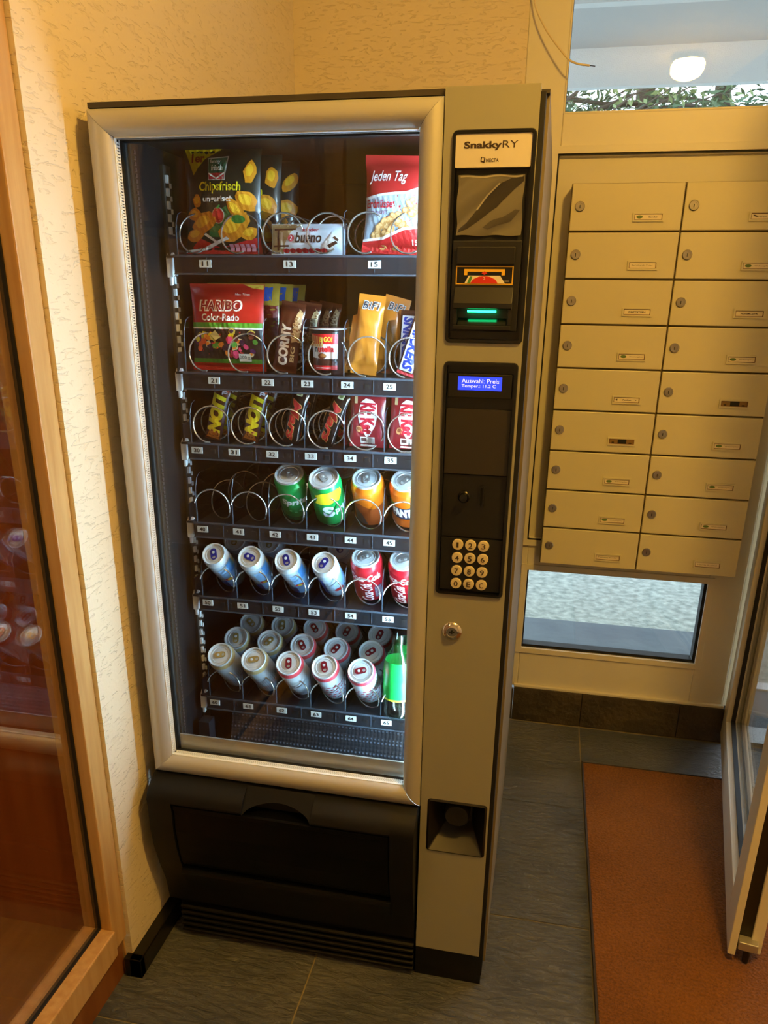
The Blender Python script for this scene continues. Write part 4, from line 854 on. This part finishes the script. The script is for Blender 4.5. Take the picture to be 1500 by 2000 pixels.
for k, (i, dx, y, lb_) in enumerate(((4, -.002, .152, 'dark red wafer bar with white oval, fully in view'), (4, .004, .190, 'red wafer bar hidden behind the fully visible wafer bar'), (5, -.002, .152, 'dark red wafer bar with white oval, cut off by the door frame'), (5, .004, .190, 'red wafer bar hidden behind the one cut off by the frame'))):
    bar('wafer_bar', lb_, 'chocolate bar', .068, .108, .008, '8a1c2a', lane(i)+dx, y, FZ[2], 1, 'red wafer bars', 90+k, kitkat, pitch_=-4)

# --- cans
LIDM = mat('can_lid', '#cbd6de', .28, metal=.45)
def can(label, x, y, F, body, lidr=.0285, tab='b9bec2', tabrot=0, prt=None, group=None, hh=.115, rad=.033, neck=None, rot=0, side=.28, tilt=35):
    # (x, y) = centre of the lid; the can leans forward by tilt degrees, its lower front edge on the tray
    ti = math.radians(tilt)
    t = thing('drink_can', label, 'can', (x, y+hh*math.sin(ti), F+.0008+min(rad, .026 if rad > .03 else .022)*math.sin(ti)), (0, 0, 0), group)
    t.rotation_euler = (Matrix.Rotation(ti, 3, 'X') @ Matrix.Rotation(rot, 3, 'Z')).to_euler()
    k = hh/.115; bm_ = mat('can_'+body+str(int(side*100)), '#'+body, side, metal=.25)
    mb = MB(); mb.lathe([(.0, .004), (.018, .003), (.023, 0), (.026, .003), (rad, .010), (rad, hh-.016)], bm_, n=32, cap=False)
    mb.lathe([(rad, hh-.016), (rad-.0008, hh-.011), (lidr+.0012, hh-.004)], mat('can_'+neck, '#'+neck, .3, metal=.3) if neck else bm_, n=32, cap=False); mb.build('can_body', t, smooth=50)
    mb = MB(); mb.lathe([(lidr+.0012, hh-.004), (lidr+.0008, hh-.0015), (lidr, hh), (lidr-.0018, hh-.0006), (lidr-.0032, hh-.0052), (lidr-.006, hh-.0042), (0, hh-.0040)], LIDM, n=32, cap=False)
    mb.lathe([(lidr*.72, hh-.0041), (lidr*.69, hh-.0030), (lidr*.66, hh-.0041)], LIDM, n=28, cap=False); mb.build('lid', t, smooth=40)
    # ring pull: stadium plate with finger hole and rivet
    tm = mat('tab_'+tab, '#'+tab, .3, metal=.7); mb = MB(); n = 20
    O_ = []; I_ = []
    for q in range(n):
        a = 2*PI*q/n; ox = .0068*math.cos(a); oy = .0068*math.sin(a)+(.0058 if math.sin(a) > 0 else -.0058); O_.append((ox, oy)); I_.append((.0036*math.cos(a), -.0070+.0032*math.sin(a)))
    zt_ = hh-.0012; vs = [(p[0], p[1], zt_) for p in O_]+[(p[0], p[1], zt_) for p in I_]+[(p[0], p[1], zt_-.0012) for p in O_]+[(p[0], p[1], zt_-.0012) for p in I_]
    fs = []
    for q in range(n):
        j = (q+1) % n; fs += [(q, j, n+j, n+q), (2*n+q, 2*n+j, j, q), (n+q, n+j, 3*n+j, 3*n+q)]
    mb.add(vs, fs, tm); mb.lathe([(.0030, hh-.0042), (.0030, hh-.0002), (0, hh+.0002)], LIDM, (0, .0035, 0), 12)
    o = mb.build('ring_pull', t, smooth=40); o.rotation_euler = (0, 0, tabrot)
    if prt:
        def Sf(u, v, o=0): r = rad+.00015+o*.6; a = u/rad; return (r*math.sin(a), -r*math.cos(a), v)
        m = MB(); prt(m, Sf, hh); m.build('label_print', t)
    return t
def p_sprite(m, Sf, h):
    dtext(m, 'Sprite', (-.026, .050, .030, .072), Sf, ink('dfeee6'), 2, bold=.04, shear=.25, L=.005, rot=0); drect(m, -.030, .012, .030, .020, Sf, ink('0c5a34'), 1, .006)
    for q in range(5): dell(m, -.02+.010*q, .034+(q % 2)*.004, .003, .002, Sf, ink('60c890'), 2)
def p_sprite2(m, Sf, h):
    dpoly(m, [(-.014, .070), (-.006, .084), (-.010, .094), (.006, .1025), (.040, .1025), (.044, .096), (.034, .078), (.020, .070)], Sf, ink('e4e01c'), 1, .005)
    dpoly(m, [(.046, .1025), (.050, .090), (.044, .078), (.036, .070), (.032, .074), (.040, .086)], Sf, ink('e4e01c'), 1, .005)
    dtext(m, 'S', (.000, .034, .024, .064), Sf, ink('c8dce8'), 2, bold=.06, L=.005); dtext(m, 'prite', (.026, .036, .062, .056), Sf, ink('c8dce8'), 2, bold=.04, L=.005)
def p_fanta(m, Sf, h):
    dpoly(m, [(-.034, .0), (-.034, .062), (-.014, .070), (.014, .056), (.036, .064), (.036, .010), (-.034, .010)][1:], Sf, ink('8a3c14'), 1, .005); dpoly(m, [(-.030, .010), (-.030, .058), (-.012, .040), (-.002, .012)], Sf, ink('34303c'), 2, .005)
def p_fanta2(m, Sf, h):
    dpoly(m, [(-.034, .036), (-.034, .072), (-.016, .066), (.012, .066), (.036, .076), (.036, .034)], Sf, ink('14284a'), 1, .005); dtext(m, 'FANTA', (-.022, .040, .034, .064), Sf, ink('eef2f0'), 2, bold=.07, L=.005)
    dpoly(m, [(-.034, .072), (-.030, .080), (-.016, .074), (-.020, .067)], Sf, ink('3a8a3c'), 2, .005); drect(m, -.034, .010, .036, .030, Sf, ink('b85a1c'), 1, .005)
def p_energy(m, Sf, h):
    dpoly(m, [(-.010, .010), (-.010, .100), (.026, .100), (.026, .050), (.008, .010)], Sf, ink('86b4de'), 1, .005); dpoly(m, [(.012, .075), (.012, .112), (.032, .112), (.032, .075)], Sf, ink('3f86d0'), 2, .005); dpoly(m, [(-.034, .010), (-.034, .030), (-.010, .045), (-.010, .010)], Sf, ink('2a4a9a'), 2, .005)
    dell(m, 0, .052, .010, .006, Sf, ink('c82a34'), 3, .005); dell(m, .0, .052, .005, .005, Sf, ink('e0c040'), 4, .005)
def p_energy2(m, Sf, h):
    dpoly(m, [(-.036, .010), (-.036, .090), (-.020, .098), (-.020, .010)], Sf, ink('2a4aa0'), 2, .005); dell(m, .006, .040, .011, .007, Sf, ink('b82a34'), 3, .005); drect(m, .016, .020, .036, .098, Sf, ink('8abce6'), 1, .005)
def p_cola(m, Sf, h):
    dtext(m, 'Coca-Cola', (-.036, .072, .034, .092), Sf, ink('f0dcdc'), 2, bold=.03, shear=.35, L=.005); dtext(m, 'Coca-Cola', (-.014, .012, .012, .066), Sf, ink('f0dcdc'), 2, bold=.02, shear=.35, rot=90, L=.005); drect(m, .016, .018, .034, .052, Sf, ink('5a4a5a'), 2, .006)
    for q in range(6): drect(m, .018, .020+.005*q, .032, .022+.005*q, Sf, ink('b0a0a8'), 3, .01)
def p_dash(cols):
    def f(m, Sf, h):
        for r_ in range(5):
            for q in range(9):
                u = -.048+.0115*q+(r_ % 2)*.005; v = .022+.015*r_
                dpoly(m, [(u, v), (u+.0075, v+.0035), (u+.0065, v+.0075), (u-.001, v+.004)], Sf, ink(cols), 2)
    return f
def p_lines(m, Sf, h):
    for q in range(18): drect(m, -.040+.0046*q, .016, -.0390+.0046*q, .085, Sf, ink('8a949c'), 1)
SG = 'cans of lemon soda in row 4'
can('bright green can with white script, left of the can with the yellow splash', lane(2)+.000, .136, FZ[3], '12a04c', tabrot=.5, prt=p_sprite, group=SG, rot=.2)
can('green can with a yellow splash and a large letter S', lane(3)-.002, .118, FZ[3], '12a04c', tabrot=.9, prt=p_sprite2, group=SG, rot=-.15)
can('dim green can at the back, right behind the can with the yellow splash', lane(3)+.012, .225, FZ[3], '0f8a42', tabrot=.4, group=SG)  # darker green than the front cans: rear shade put into its colour
can('orange can with a dark brown lower half', lane(4)+.001, .136, FZ[3], 'e87818', tabrot=.1, prt=p_fanta, group='orange soda cans in row 4', lidr=.0275)
can('orange can with a navy lettered band, partly behind the door frame', lane(5), .136, FZ[3], 'e87818', tabrot=-.4, prt=p_fanta2, group='orange soda cans in row 4', lidr=.0275, rot=-.25)
EG = 'silver energy drink cans in row 5'
OD = ['leftmost', 'second from the left', 'third from the left', 'beside the red cans']
for k, (tr_, b_) in enumerate(((-.2, p_energy), (.75, p_energy), (-.1, p_energy), (-1.0, p_energy2))):
    can('silver and blue can with blue ring pull, %s in its row' % OD[k], lane(k), .102, FZ[4], 'bcd2e2', tab='2a2f9a', tabrot=tr_, prt=b_, group=EG, rot=.5, side=.22, lidr=.0235, neck='d0d8dc', hh=.133, rad=.0268, tilt=50)
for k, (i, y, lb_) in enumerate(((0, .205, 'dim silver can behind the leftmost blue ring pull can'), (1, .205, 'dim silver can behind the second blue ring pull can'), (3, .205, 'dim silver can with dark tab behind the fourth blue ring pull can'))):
    can(lb_, lane(i)+.004, y, FZ[4], '8fa6b6', tab='2a2f7a' if i == 3 else 'a09060', tabrot=.3*k, group=EG, lidr=.0235, hh=.133, rad=.0268, tilt=50)  # body colour darker than the front row's, standing in for shade
can('red cola can, whole in view, right of the silver cans', lane(4), .136, FZ[4], 'c01c2c', tabrot=-1.1, prt=p_cola, group='cola cans in row 5', rot=.05, tilt=32, lidr=.0275)
can('red cola can cut off by the door frame', lane(5), .136, FZ[4], 'c01c2c', tabrot=-.9, prt=p_cola, group='cola cans in row 5', rot=-.25, tilt=32, lidr=.0275)
PLN = ['front', 'middle', 'rear']; LN = ['leftmost', 'second', 'third', 'fourth', 'fifth']
for d, y in enumerate((.097, .190, .283)):
    for i in range(5):
        gold = i < 2; x = lane(i)
        can('%s can, %s of the three in the %s lane of the lowest tray' % ('silver and gold' if gold else 'white can with red ring pull' if False else 'white and red', PLN[d], LN[i]), x, y+R.uniform(-.003, .003), FZ[5],
            'b4c0c8' if gold else 'ccd6dc', tab='b8a468' if gold else '8c2030', tabrot=[[1.3, 1.35, -.35, -.15, 1.35], [-.3, -1.2, .1, -1.1, -1.4], [.4, -.4, .2, -.8, -.8]][d][i],
            prt=(p_lines if gold else p_dash('b03040') if i > 2 else None) if d == 0 else None, group='cans in row 6', neck='b8a878' if gold else 'd84a58', lidr=.0262, rad=.030, hh=.142, rot=.5, side=.32, tilt=45)
# --- green bottle in lane 65
for k, (x, y, lb_) in enumerate(((lane(5)-.004, .128, 'clear bottle with bright green sleeve, front of number 65 beside the frame'), (lane(5)-.002, .225, 'second clear bottle, hidden behind the front one at number 65'))):
    t = thing('drink_bottle', lb_, 'bottle', (x, y, FZ[5]+.001), group='bottles behind number 65')
    PET = glass_mat('pet_clear', (.86, .93, .93), 1.8, .03); mb = MB()
    mb.lathe([(.012, .003), (.022, 0), (.029, .010), (.031, .022), (.030, .045), (.031, .050)], PET, n=30, cap=True)
    for q in range(5): a = q*2*PI/5; mb.tube([(.020*math.cos(a), .020*math.sin(a), .001), (.031*math.cos(a), .031*math.sin(a), .018), (.031*math.cos(a), .031*math.sin(a), .042)], .0022, PET, 6)
    mb.lathe([(.028, .135), (.022, .148), (.015, .160), (.0125, .172)], PET, n=30, cap=False); mb.build('bottle_body', t, smooth=50)
    mb = MB(); mb.lathe([(.031, .050), (.0322, .054), (.0322, .090), (.031, .094), (.0322, .098), (.031, .125), (.028, .135)], mat('sleeve_green', '#14a040', .3), n=30, cap=False); mb.lathe([(.0326, .050), (.0328, .052), (.0326, .054)], ink('c8dc30'), n=30, cap=False); mb.build('sleeve', t, smooth=50)
    mb = MB(); mb.lathe([(.0125, .172), (.0150, .173), (.0150, .190), (.0130, .193), (0, .193)], glass_mat('cap_clear', (.55, .68, .70), 1.9, .12), n=30, cap=False); mb.build('cap', t, smooth=40)
